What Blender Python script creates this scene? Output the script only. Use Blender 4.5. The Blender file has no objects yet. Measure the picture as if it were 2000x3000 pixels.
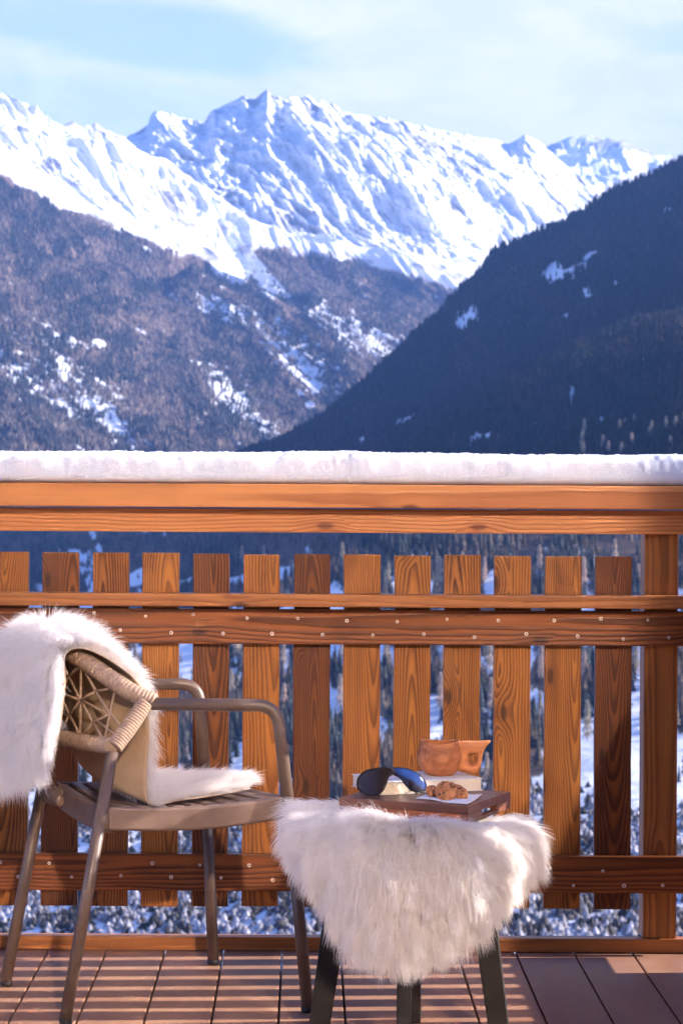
import bpy, bmesh, math, random
import numpy as np
from mathutils import Vector, Matrix, noise as mnoise

random.seed(7)
RNG = np.random.default_rng(11)
S = bpy.context.scene
COL = S.collection
PI = math.pi

# ---------------------------------------------------------------- camera
CAM_H = 1.148
FPX = 7000.0          # focal length in pixels of the 2000 x 3000 photograph
cd = bpy.data.cameras.new('camera')
cam = bpy.data.objects.new('camera', cd)
COL.objects.link(cam)
cd.sensor_fit = 'VERTICAL'
cd.sensor_height = 36.0
cd.lens = 84.0
cd.shift_x = 0.0343
cd.shift_y = -0.0313
cd.clip_start = 0.05
cd.clip_end = 90000
cd.dof.use_dof = True
cd.dof.focus_distance = 5.35
cd.dof.aperture_fstop = 13.0
cam.matrix_world = Matrix.Translation((0, 0, CAM_H)) @ Matrix.Rotation(math.radians(90), 4, 'X') @ Matrix.Rotation(0.0055, 4, 'Z')
S.camera = cam

# ---------------------------------------------------------------- light, sky, exposure
SUN_EL = math.radians(22.0)
SUN_AZ = math.radians(3.3)          # beyond +X towards +Y
to_sun = Vector((math.cos(SUN_AZ) * math.cos(SUN_EL), math.sin(SUN_AZ) * math.cos(SUN_EL), math.sin(SUN_EL)))
sl = bpy.data.lights.new('sun', 'SUN')
sl.energy = 5.0
sl.angle = math.radians(0.45)
sl.color = (1.0, 0.90, 0.82)
sun = bpy.data.objects.new('sun', sl)
COL.objects.link(sun)
sun.rotation_euler = to_sun.to_track_quat('Z', 'Y').to_euler()
sun.location = (30, 10, 30)

S.view_settings.view_transform = 'Standard'
S.view_settings.look = 'None'
S.view_settings.gamma = 1.0
S.view_settings.exposure = 1.58
S.view_settings.use_curve_mapping = False
S.render.engine = 'CYCLES'
cy = S.cycles
cy.max_bounces = 8
cy.diffuse_bounces = 4
cy.glossy_bounces = 3
cy.transmission_bounces = 4
cy.volume_bounces = 0
cy.caustics_reflective = True
cy.blur_glossy = 0.0
cy.sample_clamp_indirect = 0.0
cy.use_guiding = True
cy.use_surface_guiding = True
cy.use_volume_guiding = False
cy.guiding_training_samples = 32
cy.use_denoising = True
cy.use_light_tree = True

W = bpy.data.worlds.new("World")
S.world = W
W.use_nodes = True
nt = W.node_tree
for n in list(nt.nodes):
    nt.nodes.remove(n)


class NB:
    """small node-building helper"""
    def __init__(s, nt):
        s.nt = nt

    def n(s, typ, **kw):
        nd = s.nt.nodes.new(typ)
        for k, v in kw.items():
            if k == 'inp':
                for a, b in v.items():
                    s.set(nd, a, b)
            else:
                setattr(nd, k, v)
        return nd

    def set(s, nd, key, v):
        sock = nd.inputs[key]
        if isinstance(v, bpy.types.NodeSocket):
            s.nt.links.new(v, sock)
        else:
            sock.default_value = v

    def math(s, op, a, b=None, c=None, clamp=False):
        nd = s.nt.nodes.new('ShaderNodeMath')
        nd.operation = op
        nd.use_clamp = clamp
        s.set(nd, 0, a)
        if b is not None:
            s.set(nd, 1, b)
        if c is not None:
            s.set(nd, 2, c)
        return nd.outputs[0]

    def mix(s, f, a, b, mode='MIX'):
        nd = s.nt.nodes.new('ShaderNodeMix')
        nd.data_type = 'RGBA'
        nd.blend_type = mode
        s.set(nd, 0, f)
        s.set(nd, 6, a if isinstance(a, bpy.types.NodeSocket) else (*a, 1.0))
        s.set(nd, 7, b if isinstance(b, bpy.types.NodeSocket) else (*b, 1.0))
        return nd.outputs[2]

    def smooth(s, v, lo, hi, o0=0.0, o1=1.0):
        nd = s.nt.nodes.new('ShaderNodeMapRange')
        nd.interpolation_type = 'SMOOTHSTEP'
        s.set(nd, 0, v)
        s.set(nd, 1, lo)
        s.set(nd, 2, hi)
        s.set(nd, 3, o0)
        s.set(nd, 4, o1)
        return nd.outputs[0]

    def noise(s, vec, scale, detail=4.0, rough=0.55, dist=0.0, dims='3D'):
        nd = s.nt.nodes.new('ShaderNodeTexNoise')
        nd.noise_dimensions = dims
        s.set(nd, 'Vector', vec)
        s.set(nd, 'Scale', scale)
        s.set(nd, 'Detail', detail)
        s.set(nd, 'Roughness', rough)
        s.set(nd, 'Distortion', dist)
        return nd.outputs[0]

    def mapping(s, vec, scale=(1, 1, 1), loc=(0, 0, 0), rot=(0, 0, 0)):
        nd = s.nt.nodes.new('ShaderNodeMapping')
        s.set(nd, 'Vector', vec)
        s.set(nd, 'Location', loc)
        s.set(nd, 'Rotation', rot)
        s.set(nd, 'Scale', scale)
        return nd.outputs[0]


# world: physical sky with thin winter cloud over it, all by direction
b = NB(nt)
sky = b.n('ShaderNodeTexSky', sky_type='NISHITA', sun_disc=False, sun_elevation=SUN_EL,
          sun_rotation=math.radians(90) - SUN_AZ, altitude=1800.0, air_density=1.0, dust_density=0.6, ozone_density=1.6)
tc = b.n('ShaderNodeTexCoord')
sep = b.n('ShaderNodeSeparateXYZ', inp={0: tc.outputs['Generated']})
dx, dz = sep.outputs[0], sep.outputs[2]
nA = b.noise(b.mapping(tc.outputs['Generated'], (7, 7, 22)), 1.0, 6.0, 0.55, 0.6)
nB = b.noise(b.mapping(tc.outputs['Generated'], (16, 16, 40), (3, 1, 2)), 1.0, 7.0, 0.6, 0.3)
# more cloud to the right, a long clear streak to the upper left
rightness = b.smooth(dx, -0.07, 0.10)
e1 = b.math('POWER', b.math('DIVIDE', b.math('ADD', dx, 0.068), 0.075), 2.0)
e2 = b.math('POWER', b.math('DIVIDE', b.math('SUBTRACT', b.math('ADD', dz, b.math('MULTIPLY', dx, 0.10)), 0.1765), 0.0125), 2.0)
clear = b.smooth(b.math('ADD', e1, e2), 0.0, 1.9, 1.0, 0.0)
e3 = b.math('POWER', b.math('DIVIDE', b.math('SUBTRACT', dx, 0.165), 0.05), 2.0)
e4 = b.math('POWER', b.math('DIVIDE', b.math('SUBTRACT', dz, 0.181), 0.009), 2.0)
clear2 = b.smooth(b.math('ADD', e3, e4), 0.0, 1.6, 0.8, 0.0)
dens = b.math('ADD', b.math('MULTIPLY', nA, 0.9), b.math('MULTIPLY', nB, 0.35))
dens = b.math('ADD', dens, b.math('MULTIPLY', rightness, 0.34))
dens = b.math('SUBTRACT', dens, b.math('MULTIPLY', b.math('MAXIMUM', clear, clear2), 0.42))
mask = b.smooth(dens, 0.30, 0.84, 0.30, 0.98)
dy = sep.outputs[1]
mask = b.math('MULTIPLY', mask, b.math('MULTIPLY', b.smooth(dz, 0.26, 0.42, 1.0, 0.10), b.smooth(dy, 0.3, 0.8, 0.25, 1.0)))
cloudc = b.mix(b.smooth(nB, 0.35, 0.65), (3.7, 3.95, 4.6), (4.35, 4.45, 4.85))
skyc = b.mix(1.0, sky.outputs[0], (1.0, 1.0, 1.46), 'MULTIPLY')
final = b.mix(mask, skyc, cloudc)
bg = b.n('ShaderNodeBackground', inp={'Color': final, 'Strength': 0.092})
b.n('ShaderNodeOutputWorld', inp={'Surface': bg.outputs[0]})


# ---------------------------------------------------------------- helpers
def P(sx, sy, d):
    """photo pixel + measured distance -> world position (used to take measurements off the photograph)"""
    return Vector(((sx - 897.0) / FPX * d, d, CAM_H - (sy - 1406.0) / FPX * d))


def tag(o, label=None, cat=None, group=None, kind=None):
    if label: o['label'] = label
    if cat: o['category'] = cat
    if group: o['group'] = group
    if kind: o['kind'] = kind
    return o


def empty(name, loc=(0, 0, 0), rz=0.0):
    o = bpy.data.objects.new(name, None)
    o.empty_display_size = 0.1
    COL.objects.link(o)
    o.location = loc
    o.rotation_euler = (0, 0, rz)
    return o


def link_mesh(name, me, mat, parent=None, loc=None):
    o = bpy.data.objects.new(name, me)
    o.color = (0.5, 0.3, 0.5, 1)
    COL.objects.link(o)
    if mat is not None:
        me.materials.append(mat)
    if loc is not None:
        o.location = loc
    if parent is not None:
        o.parent = parent
    return o


def from_bm(name, bm, mat, parent=None, loc=None, smooth=False):
    me = bpy.data.meshes.new(name)
    bm.normal_update()
    bm.to_mesh(me)
    bm.free()
    if smooth:
        me.polygons.foreach_set('use_smooth', [True] * len(me.polygons))
    return link_mesh(name, me, mat, parent, loc)


def np_mesh(name, V, F, smooth=True, attr=None):
    """V (n,3) floats, F (m,k) ints"""
    me = bpy.data.meshes.new(name)
    k = F.shape[1]
    me.vertices.add(len(V))
    me.vertices.foreach_set('co', V.astype(np.float32).ravel())
    me.loops.add(F.size)
    me.loops.foreach_set('vertex_index', F.astype(np.int32).ravel())
    me.polygons.add(len(F))
    me.polygons.foreach_set('loop_start', np.arange(0, F.size, k, dtype=np.int32))
    me.update(calc_edges=True)
    me.polygons.foreach_set('use_smooth', np.full(len(F), smooth))
    if attr:
        for an, arr in attr.items():
            if arr.ndim == 1:
                a = me.attributes.new(an, 'FLOAT', 'POINT')
                a.data.foreach_set('value', arr.astype(np.float32))
            else:
                a = me.attributes.new(an, 'FLOAT_COLOR', 'POINT')
                c4 = np.ones((len(arr), 4), np.float32)
                c4[:, :3] = arr
                a.data.foreach_set('color', c4.ravel())
    me.validate()
    return me


def add_box(bm, x0, x1, y0, y1, z0, z1, bev=0.0, seg=2, M=None):
    vs = [bm.verts.new((x, y, z)) for x in (x0, x1) for y in (y0, y1) for z in (z0, z1)]
    q = [(0, 1, 3, 2), (4, 6, 7, 5), (0, 4, 5, 1), (2, 3, 7, 6), (0, 2, 6, 4), (1, 5, 7, 3)]
    fs = [bm.faces.new([vs[i] for i in f]) for f in q]
    bmesh.ops.recalc_face_normals(bm, faces=fs)
    if M is not None:
        bmesh.ops.transform(bm, matrix=M, verts=vs)
    if bev > 0:
        es = list({e for f in fs for e in f.edges})
        bmesh.ops.bevel(bm, geom=es, offset=bev, segments=seg, profile=0.7, affect='EDGES')


def box_obj(name, x0, x1, y0, y1, z0, z1, mat, parent=None, bev=0.003, seg=2):
    """a bevelled board whose origin sits at its own centre"""
    cx, cy_, cz = (x0 + x1) / 2, (y0 + y1) / 2, (z0 + z1) / 2
    bm = bmesh.new()
    add_box(bm, x0 - cx, x1 - cx, y0 - cy_, y1 - cy_, z0 - cz, z1 - cz, bev, seg)
    return from_bm(name, bm, mat, parent, (cx, cy_, cz))


def catmull(pts, n):
    """resample control points (k,d) to n points with a centripetal-ish Catmull-Rom spline"""
    pts = np.asarray(pts, float)
    k = len(pts)
    if k == 2:
        t = np.linspace(0, 1, n)[:, None]
        return pts[0] * (1 - t) + pts[1] * t
    ext = np.vstack([2 * pts[0] - pts[1], pts, 2 * pts[-1] - pts[-2]])
    seg = np.linalg.norm(np.diff(pts, axis=0), axis=1)
    L = np.concatenate([[0], np.cumsum(seg)])
    out = []
    for s in np.linspace(0, L[-1], n):
        i = min(max(np.searchsorted(L, s, side='right') - 1, 0), k - 2)
        t = (s - L[i]) / max(seg[i], 1e-9)
        p0, p1, p2, p3 = ext[i], ext[i + 1], ext[i + 2], ext[i + 3]
        out.append(0.5 * ((2 * p1) + (-p0 + p2) * t + (2 * p0 - 5 * p1 + 4 * p2 - p3) * t ** 2 + (-p0 + 3 * p1 - 3 * p2 + p3) * t ** 3))
    return np.array(out)


def tube_np(path, rad, sides=14, cap=True, flat=(1.0, 1.0)):
    path = np.asarray(path, float)
    n = len(path)
    rad = np.full(n, rad) if np.isscalar(rad) else np.asarray(rad)
    T = np.gradient(path, axis=0)
    T /= np.linalg.norm(T, axis=1)[:, None]
    up = np.array([0, 0, 1.0]) if abs(T[0][2]) < 0.9 else np.array([1.0, 0, 0])
    N = np.cross(T[0], up); N /= np.linalg.norm(N)
    V = []
    a = np.linspace(0, 2 * PI, sides, endpoint=False)
    for i in range(n):
        N = N - T[i] * N.dot(T[i]); N /= np.linalg.norm(N)
        B = np.cross(T[i], N)
        V.append(path[i] + rad[i] * (flat[0] * np.cos(a)[:, None] * N + flat[1] * np.sin(a)[:, None] * B))
    V = np.vstack(V)
    F = []
    for i in range(n - 1):
        for j in range(sides):
            j2 = (j + 1) % sides
            F.append((i * sides + j, i * sides + j2, (i + 1) * sides + j2, (i + 1) * sides + j))
    caps = []
    if cap:
        caps = [list(range(sides))[::-1], list(range((n - 1) * sides, n * sides))]
    return V, F, caps


def tube_obj(name, path, rad, mat, parent=None, sides=14, flat=(1, 1), extra=None):
    V, F, caps = tube_np(path, rad, sides, True, flat)
    V = [tuple(v) for v in V]
    F = list(F) + caps
    if extra:
        for p2, r2 in extra:
            v2, f2, c2 = tube_np(p2, r2, sides, True, flat)
            off = len(V)
            V += [tuple(v) for v in v2]
            F += [tuple(i + off for i in f) for f in f2] + [[i + off for i in c] for c in c2]
    me = bpy.data.meshes.new(name)
    me.from_pydata(V, [], F)
    me.update()
    me.polygons.foreach_set('use_smooth', [len(p.vertices) == 4 for p in me.polygons])
    return link_mesh(name, me, mat, parent)


def bend(pts, r, n=8):
    """polyline with rounded corners"""
    pts = [np.array(p, float) for p in pts]
    out = [pts[0]]
    for i in range(1, len(pts) - 1):
        a, c, d = pts[i - 1], pts[i], pts[i + 1]
        u = (a - c) / np.linalg.norm(a - c); v = (d - c) / np.linalg.norm(d - c)
        ri = min(r, np.linalg.norm(a - c) * 0.45, np.linalg.norm(d - c) * 0.45)
        p0, p2 = c + u * ri, c + v * ri
        for k in range(n + 1):
            t = k / n
            out.append((1 - t) ** 2 * p0 + 2 * t * (1 - t) * c + t * t * p2)
    out.append(pts[-1])
    return np.array(out)


# numpy value noise -------------------------------------------------------
_T = RNG.random((256, 256))


def vnoise(x, y):
    xi = np.floor(x).astype(int); yi = np.floor(y).astype(int)
    fx = x - xi; fy = y - yi
    fx = fx * fx * fx * (fx * (fx * 6 - 15) + 10); fy = fy * fy * fy * (fy * (fy * 6 - 15) + 10)
    x0, x1, y0, y1 = xi & 255, (xi + 1) & 255, yi & 255, (yi + 1) & 255
    return (_T[x0, y0] * (1 - fx) + _T[x1, y0] * fx) * (1 - fy) + (_T[x0, y1] * (1 - fx) + _T[x1, y1] * fx) * fy


def fbm(x, y, o=5, g=0.5, ridged=False):
    s = 0; a = 1; tot = 0
    c, sn = math.cos(0.6), math.sin(0.6)
    for i in range(o):
        v = vnoise(x + 17.3 * i, y + 9.1 * i)
        if ridged:
            v = 1 - np.abs(2 * v - 1); v = v * v
        s = s + a * v; tot += a
        x, y = (x * c - y * sn) * 2.03, (x * sn + y * c) * 2.03
        a *= g
    return s / tot


def sstep(v, a, b_):
    t = np.clip((v - a) / (b_ - a), 0, 1)
    return t * t * (3 - 2 * t)


# ---------------------------------------------------------------- materials
def new_mat(name):
    m = bpy.data.materials.new(name)
    m.use_nodes = True
    for n in list(m.node_tree.nodes):
        m.node_tree.nodes.remove(n)
    return m, NB(m.node_tree)


def pbsdf(b, base, rough=0.5, **kw):
    inp = {'Base Color': base if isinstance(base, bpy.types.NodeSocket) else (*base, 1), 'Roughness': rough}
    inp.update(kw)
    p = b.n('ShaderNodeBsdfPrincipled', inp=inp)
    b.n('ShaderNodeOutputMaterial', inp={'Surface': p.outputs[0]})
    return p


def bump(b, h, strength=0.3, dist=0.001):
    return b.n('ShaderNodeBump', inp={'Height': h, 'Strength': strength, 'Distance': dist}).outputs[0]


def wood(name, dark, light, axis='Z', ring=150.0, contrast=1.0, rough=0.5, tilt=0.05, knots=0.6, stain=0.35, per_object=0.35, ox=0.03):
    """planed softwood: growth rings round an axis nearly parallel to the board, knots and stain"""
    m, b = new_mat(name)
    tc = b.n('ShaderNodeTexCoord')
    oi = b.n('ShaderNodeObjectInfo')
    rnd = oi.outputs['Random']
    v = tc.outputs['Object']
    sp = b.n('ShaderNodeSeparateXYZ', inp={0: v})
    X, Y, Z = sp.outputs
    if axis == 'X':      # grain along X: let the across direction be Z
        across, deep, along = Z, Y, X
    else:
        across, deep, along = X, Y, Z
    r1 = b.math('FRACT', b.math('MULTIPLY', rnd, 17.13))
    r2 = b.math('FRACT', b.math('MULTIPLY', rnd, 43.71))
    r3 = b.math('FRACT', b.math('MULTIPLY', rnd, 91.37))
    seed = b.math('MULTIPLY', rnd, 53.0)
    al = b.math('ADD', along, seed)
    cvec = b.n('ShaderNodeCombineXYZ', inp={0: across, 1: b.math('ADD', deep, r2), 2: al}).outputs[0]
    # knots: rare dark ellipses which push the rings aside
    kv = b.n('ShaderNodeCombineXYZ', inp={0: b.math('MULTIPLY', across, 9.0), 1: b.math('MULTIPLY', al, 3.6), 2: 0.0}).outputs[0]
    vor = b.n('ShaderNodeTexVoronoi', voronoi_dimensions='2D', inp={'Vector': kv, 'Scale': 1.0, 'Randomness': 0.9})
    kd = vor.outputs['Distance']
    kgate = b.math('GREATER_THAN', b.n('ShaderNodeSeparateColor', inp={0: vor.outputs['Color']}).outputs[0], 1.0 - knots)
    kn = b.math('MULTIPLY', b.smooth(kd, 0.04, 0.11, 1.0, 0.0), kgate)
    kw = b.math('MULTIPLY', b.smooth(kd, 0.02, 0.38, 1.0, 0.0), kgate)
    # wander of the rings along the board
    wob = b.noise(b.mapping(cvec, (5.0, 5.0, 1.6)), 1.0, 3.0, 0.5)
    wob2 = b.noise(b.mapping(cvec, (26.0, 20.0, 6.5)), 1.0, 3.0, 0.55)
    wa = b.math('MULTIPLY', b.math('SUBTRACT', wob, 0.5), 0.050)
    wb = b.math('MULTIPLY', b.math('SUBTRACT', wob2, 0.5), b.math('ADD', 0.0050, b.math('MULTIPLY', r3, 0.006)))
    offx = b.math('MULTIPLY', b.math('SUBTRACT', r1, 0.5), ox * 2)
    ex = b.math('ADD', b.math('ADD', across, offx), b.math('ADD', wa, wb))
    offy = b.math('ADD', b.math('MULTIPLY', b.math('SUBTRACT', r2, 0.5), 0.05), b.math('MULTIPLY', along, tilt))
    ey = b.math('ADD', b.math('ADD', deep, offy), b.math('MULTIPLY', kw, 0.020))
    rad = b.math('SQRT', b.math('ADD', b.math('MULTIPLY', ex, ex), b.math('MULTIPLY', ey, ey)))
    rad = b.math('ADD', rad, b.math('MULTIPLY', kw, 0.012))
    ph = b.math('FRACT', b.math('MULTIPLY', rad, b.math('MULTIPLY', ring, b.math('ADD', 0.8, b.math('MULTIPLY', b.math('FRACT', b.math('MULTIPLY', rnd, 29.7)), per_object * 1.2)))))
    # asymmetric early/late wood line
    line = b.math('MULTIPLY', b.smooth(ph, 0.15, 0.85), b.smooth(ph, 0.88, 1.0, 1.0, 0.0))
    fib = b.noise(b.mapping(cvec, (420.0, 420.0, 9.0)), 1.0, 3.0, 0.6)
    fibl = b.noise(b.mapping(cvec, (60.0, 60.0, 2.2)), 1.0, 4.0, 0.6)
    pat = b.noise(b.mapping(cvec, (10.0, 10.0, 3.2)), 1.0, 5.0, 0.62, 0.5)
    f = b.math('ADD', b.math('MULTIPLY', line, 0.62 * contrast), b.math('MULTIPLY', b.math('SUBTRACT', fib, 0.5), 0.45))
    f = b.math('ADD', f, b.math('MULTIPLY', b.math('SUBTRACT', fibl, 0.5), 0.7))
    f = b.math('ADD', f, b.math('MULTIPLY', b.smooth(pat, 0.5, 0.75), stain))
    oc = b.n('ShaderNodeSeparateColor', inp={0: oi.outputs['Color']})
    f = b.math('ADD', f, b.math('SUBTRACT', oc.outputs[0], 0.5))
    f = b.math('ADD', f, 0.12, clamp=True)
    tone = b.mix(b.math('MULTIPLY', oc.outputs[1], per_object), light, (light[0] * 0.62, light[1] * 0.44, light[2] * 0.42))
    colr = b.mix(f, tone, dark)
    deepk = (dark[0] * 0.40, dark[1] * 0.30, dark[2] * 0.30)
    colr = b.mix(b.math('MULTIPLY', kn, 0.85), colr, deepk)
    colr = b.mix(b.math('MULTIPLY', b.math('SUBTRACT', kw, kn, clamp=True), 0.35), colr, dark)
    hgt = b.math('ADD', b.math('MULTIPLY', line, 0.7), b.math('MULTIPLY', fib, 0.5))
    rg = b.math('ADD', rough, b.math('MULTIPLY', b.math('SUBTRACT', fibl, 0.5), 0.25))
    p = pbsdf(b, colr, 0.5, Normal=bump(b, hgt, 0.55, 0.0012))
    b.set(p, 'Roughness', rg)
    b.set(p, 'Specular IOR Level', 0.42)
    return m


M = {}
M['picket'] = wood('picket_wood', (0.085, 0.021, 0.004), (0.51, 0.188, 0.030), 'Z', 150.0, 0.98, 0.50, 0.055, 0.42, 0.42, 0.75, 0.035)
M['rail'] = wood('rail_wood', (0.075, 0.018, 0.005), (0.33, 0.098, 0.020), 'X', 125.0, 1.1, 0.45, 0.012, 0.25, 0.45, 0.2, 0.03)
M['cap'] = wood('cap_wood', (0.34, 0.090, 0.022), (0.68, 0.275, 0.080), 'X', 120.0, 0.9, 0.42, 0.004, 0.18, 0.12, 0.1, 0.05)
M['shelf'] = wood('shelf_wood', (0.19, 0.055, 0.013), (0.46, 0.165, 0.038), 'X', 140.0, 0.7, 0.48, 0.004, 0.2, 0.2, 0.1, 0.05)
M['post'] = wood('post_wood', (0.13, 0.038, 0.008), (0.46, 0.170, 0.036), 'Z', 190.0, 0.8, 0.5, 0.006, 0.3, 0.2, 0.0, 0.05)
M['tray'] = wood('tray_wood', (0.045, 0.015, 0.009), (0.21, 0.080, 0.042), 'X', 120.0, 0.8, 0.32, 0.02, 0.0, 0.45, 0.0, 0.03)
M['cup'] = wood('cup_wood', (0.17, 0.036, 0.010), (0.66, 0.25, 0.085), 'X', 55.0, 0.22, 0.55, 0.30, 0.0, 0.95, 0.0, 0.03)


def mat_metal(name, col, rough=0.38, dust=0.0):
    m, b = new_mat(name)
    tc = b.n('ShaderNodeTexCoord')
    n = b.noise(tc.outputs['Object'], 900.0, 2.0, 0.5)
    n2 = b.noise(tc.outputs['Object'], 14.0, 4.0, 0.6)
    c = b.mix(b.smooth(n2, 0.35, 0.7), col, tuple(min(1, x * 1.22 + 0.01) for x in col))
    p = pbsdf(b, c, rough, Normal=bump(b, n, 0.12, 0.0004))
    b.set(p, 'Specular IOR Level', 0.55)
    b.set(p, 'Coat Weight', 0.08)
    b.set(p, 'Coat Roughness', 0.25)
    return m


M['frame'] = mat_metal('taupe_coated_metal', (0.105, 0.068, 0.050), 0.46)
M['seat'] = mat_metal('taupe_seat', (0.165, 0.105, 0.078), 0.5)
M['black'] = mat_metal('black_coated_metal', (0.014, 0.011, 0.010), 0.55)
for n_ in M['black'].node_tree.nodes:
    if n_.type == 'BSDF_PRINCIPLED':
        n_.inputs['Coat Weight'].default_value = 0.0
        n_.inputs['Specular IOR Level'].default_value = 0.3
M['rubber'] = mat_metal('black_rubber', (0.016, 0.013, 0.012), 0.7)
M['steel'] = mat_metal('screw_steel', (0.72, 0.60, 0.50), 0.30)
M['screwhole'] = mat_metal('screw_socket', (0.05, 0.03, 0.02), 0.6)


def mat_simple(name, c1, c2, scale, rough=0.7, bs=0.3, bd=0.001, **kw):
    m, b = new_mat(name)
    tc = b.n('ShaderNodeTexCoord')
    n = b.noise(tc.outputs['Object'], scale, 6.0, 0.6)
    n2 = b.noise(tc.outputs['Object'], scale * 12, 3.0, 0.6)
    c = b.mix(b.smooth(n, 0.3, 0.7), c1, c2)
    p = pbsdf(b, c, rough, Normal=bump(b, b.math('ADD', n, b.math('MULTIPLY', n2, 0.5)), bs, bd))
    for k, v in kw.items():
        b.set(p, k.replace('_', ' '), v)
    return m


M['fleece'] = mat_simple('fleece_roots', (0.72, 0.66, 0.60), (0.80, 0.75, 0.70), 60.0, 0.9, 0.6, 0.003)
M['rope'] = mat_simple('beige_rope', (0.30, 0.205, 0.145), (0.42, 0.30, 0.215), 60.0, 0.75, 0.4, 0.0008)
def mat_leather():
    m, b = new_mat('hide_leather')
    tc = b.n('ShaderNodeTexCoord')
    n = b.noise(tc.outputs['Object'], 9.0, 6.0, 0.6)
    c = b.mix(b.smooth(n, 0.3, 0.7), (0.50, 0.355, 0.225), (0.64, 0.48, 0.33))
    bp = bump(b, n, 0.25, 0.002)
    d = b.n('ShaderNodeBsdfDiffuse', inp={'Color': c, 'Normal': bp})
    t = b.n('ShaderNodeBsdfTranslucent', inp={'Color': c, 'Normal': bp})
    mx = b.n('ShaderNodeMixShader', inp={0: 0.32, 1: d.outputs[0], 2: t.outputs[0]})
    b.n('ShaderNodeOutputMaterial', inp={'Surface': mx.outputs[0]})
    return m


M['leather'] = mat_leather()
M['paper'] = mat_simple('book_pages', (0.78, 0.70, 0.58), (0.84, 0.77, 0.66), 30.0, 0.8)
M['cover'] = mat_simple('book_cover', (0.72, 0.70, 0.68), (0.78, 0.76, 0.74), 30.0, 0.6)
M['napkin'] = mat_simple('white_napkin', (0.80, 0.78, 0.78), (0.86, 0.85, 0.85), 60.0, 0.9, 0.5, 0.001)
M['gold'] = mat_metal('sunglass_metal', (0.55, 0.50, 0.42), 0.2)


def mat_snow(name, tint=(0.76, 0.785, 0.815)):
    m, b = new_mat(name)
    tc = b.n('ShaderNodeTexCoord')
    n = b.noise(tc.outputs['Object'], 420.0, 3.0, 0.7)
    n2 = b.noise(tc.outputs['Object'], 46.0, 4.0, 0.6)
    p = pbsdf(b, tint, 0.55, Normal=bump(b, b.math('ADD', n, n2), 0.55, 0.0022))
    b.set(p, 'Subsurface Weight', 0.35)
    b.set(p, 'Subsurface Radius', (0.030, 0.024, 0.022))
    b.set(p, 'Subsurface Scale', 0.5)
    b.set(p, 'Specular IOR Level', 0.3)
    return m


M['snow'] = mat_snow('rail_snow')


def mat_deck():
    m, b = new_mat('composite_decking')
    tc = b.n('ShaderNodeTexCoord')
    v = tc.outputs['Object']
    brd = b.math('FLOOR', b.math('DIVIDE', b.n('ShaderNodeSeparateXYZ', inp={0: v}).outputs[0], 0.142))
    wn = b.n('ShaderNodeTexWhiteNoise', noise_dimensions='1D', inp={'W': brd}).outputs[0]
    fine = b.noise(b.mapping(v, (400, 12, 1)), 1.0, 3.0, 0.6)
    mott = b.noise(b.mapping(v, (7, 3.0, 1)), 1.0, 6.0, 0.6, 0.4)
    c = b.mix(b.smooth(mott, 0.3, 0.7), (0.31, 0.152, 0.086), (0.43, 0.240, 0.148))
    c = b.mix(b.math('MULTIPLY', wn, 0.35), c, (0.30, 0.140, 0.090))
    c = b.mix(b.math('MULTIPLY', b.smooth(fine, 0.45, 0.75), 0.30), c, (0.30, 0.20, 0.165))
    p = pbsdf(b, c, 0.5, Normal=bump(b, fine, 0.5, 0.0008))
    b.set(p, 'Roughness', b.smooth(mott, 0.2, 0.8, 0.45, 0.65))
    b.set(p, 'Specular IOR Level', 0.25)
    return m


M['deck'] = mat_deck()


def mat_wool(name, col, tr=0.35):
    m, b = new_mat(name)
    hi = b.n('ShaderNodeHairInfo')
    oi = hi.outputs['Random']
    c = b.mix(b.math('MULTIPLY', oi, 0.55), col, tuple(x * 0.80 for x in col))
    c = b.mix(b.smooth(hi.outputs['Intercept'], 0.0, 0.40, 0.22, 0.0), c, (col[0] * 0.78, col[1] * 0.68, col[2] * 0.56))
    d = b.n('ShaderNodeBsdfDiffuse', inp={'Color': c})
    t = b.n('ShaderNodeBsdfTranslucent', inp={'Color': c})
    mx = b.n('ShaderNodeMixShader', inp={0: tr, 1: d.outputs[0], 2: t.outputs[0]})
    g = b.n('ShaderNodeBsdfAnisotropic', inp={'Color': (1, 1, 1, 1), 'Roughness': 0.45})
    mx2 = b.n('ShaderNodeMixShader', inp={0: 0.04, 1: mx.outputs[0], 2: g.outputs[0]})
    b.n('ShaderNodeOutputMaterial', inp={'Surface': mx2.outputs[0]})
    return m


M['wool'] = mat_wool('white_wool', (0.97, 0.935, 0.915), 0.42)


def mat_terrain(name, bscale, bstr, bdist, rough=0.9):
    m, b = new_mat(name)
    tc = b.n('ShaderNodeTexCoord')
    at = b.n('ShaderNodeAttribute', attribute_name='Col')
    n = b.noise(tc.outputs['Object'], bscale, 8.0, 0.65)
    n2 = b.noise(tc.outputs['Object'], bscale * 3.1, 5.0, 0.6)
    c = b.mix(b.smooth(n2, 0.3, 0.7, 0.0, 0.12), at.outputs['Color'], (0.10, 0.085, 0.09))
    p = pbsdf(b, c, rough, Normal=bump(b, n, bstr, bdist))
    b.set(p, 'Specular IOR Level', 0.1)
    return m


def mat_attr(name, rough=0.9, tr=0.0):
    m, b = new_mat(name)
    at = b.n('ShaderNodeAttribute', attribute_name='Col')
    p = pbsdf(b, at.outputs['Color'], rough)
    b.set(p, 'Specular IOR Level', 0.1)
    return m


M['massif'] = mat_terrain('massif_rock_and_snow', 0.006, 0.6, 60.0)
M['slope'] = mat_terrain('slope_ground', 0.02, 0.5, 15.0)
M['near'] = mat_terrain('near_slope_ground', 0.05, 0.5, 5.0)
M['forest'] = mat_attr('conifer_foliage')

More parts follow.
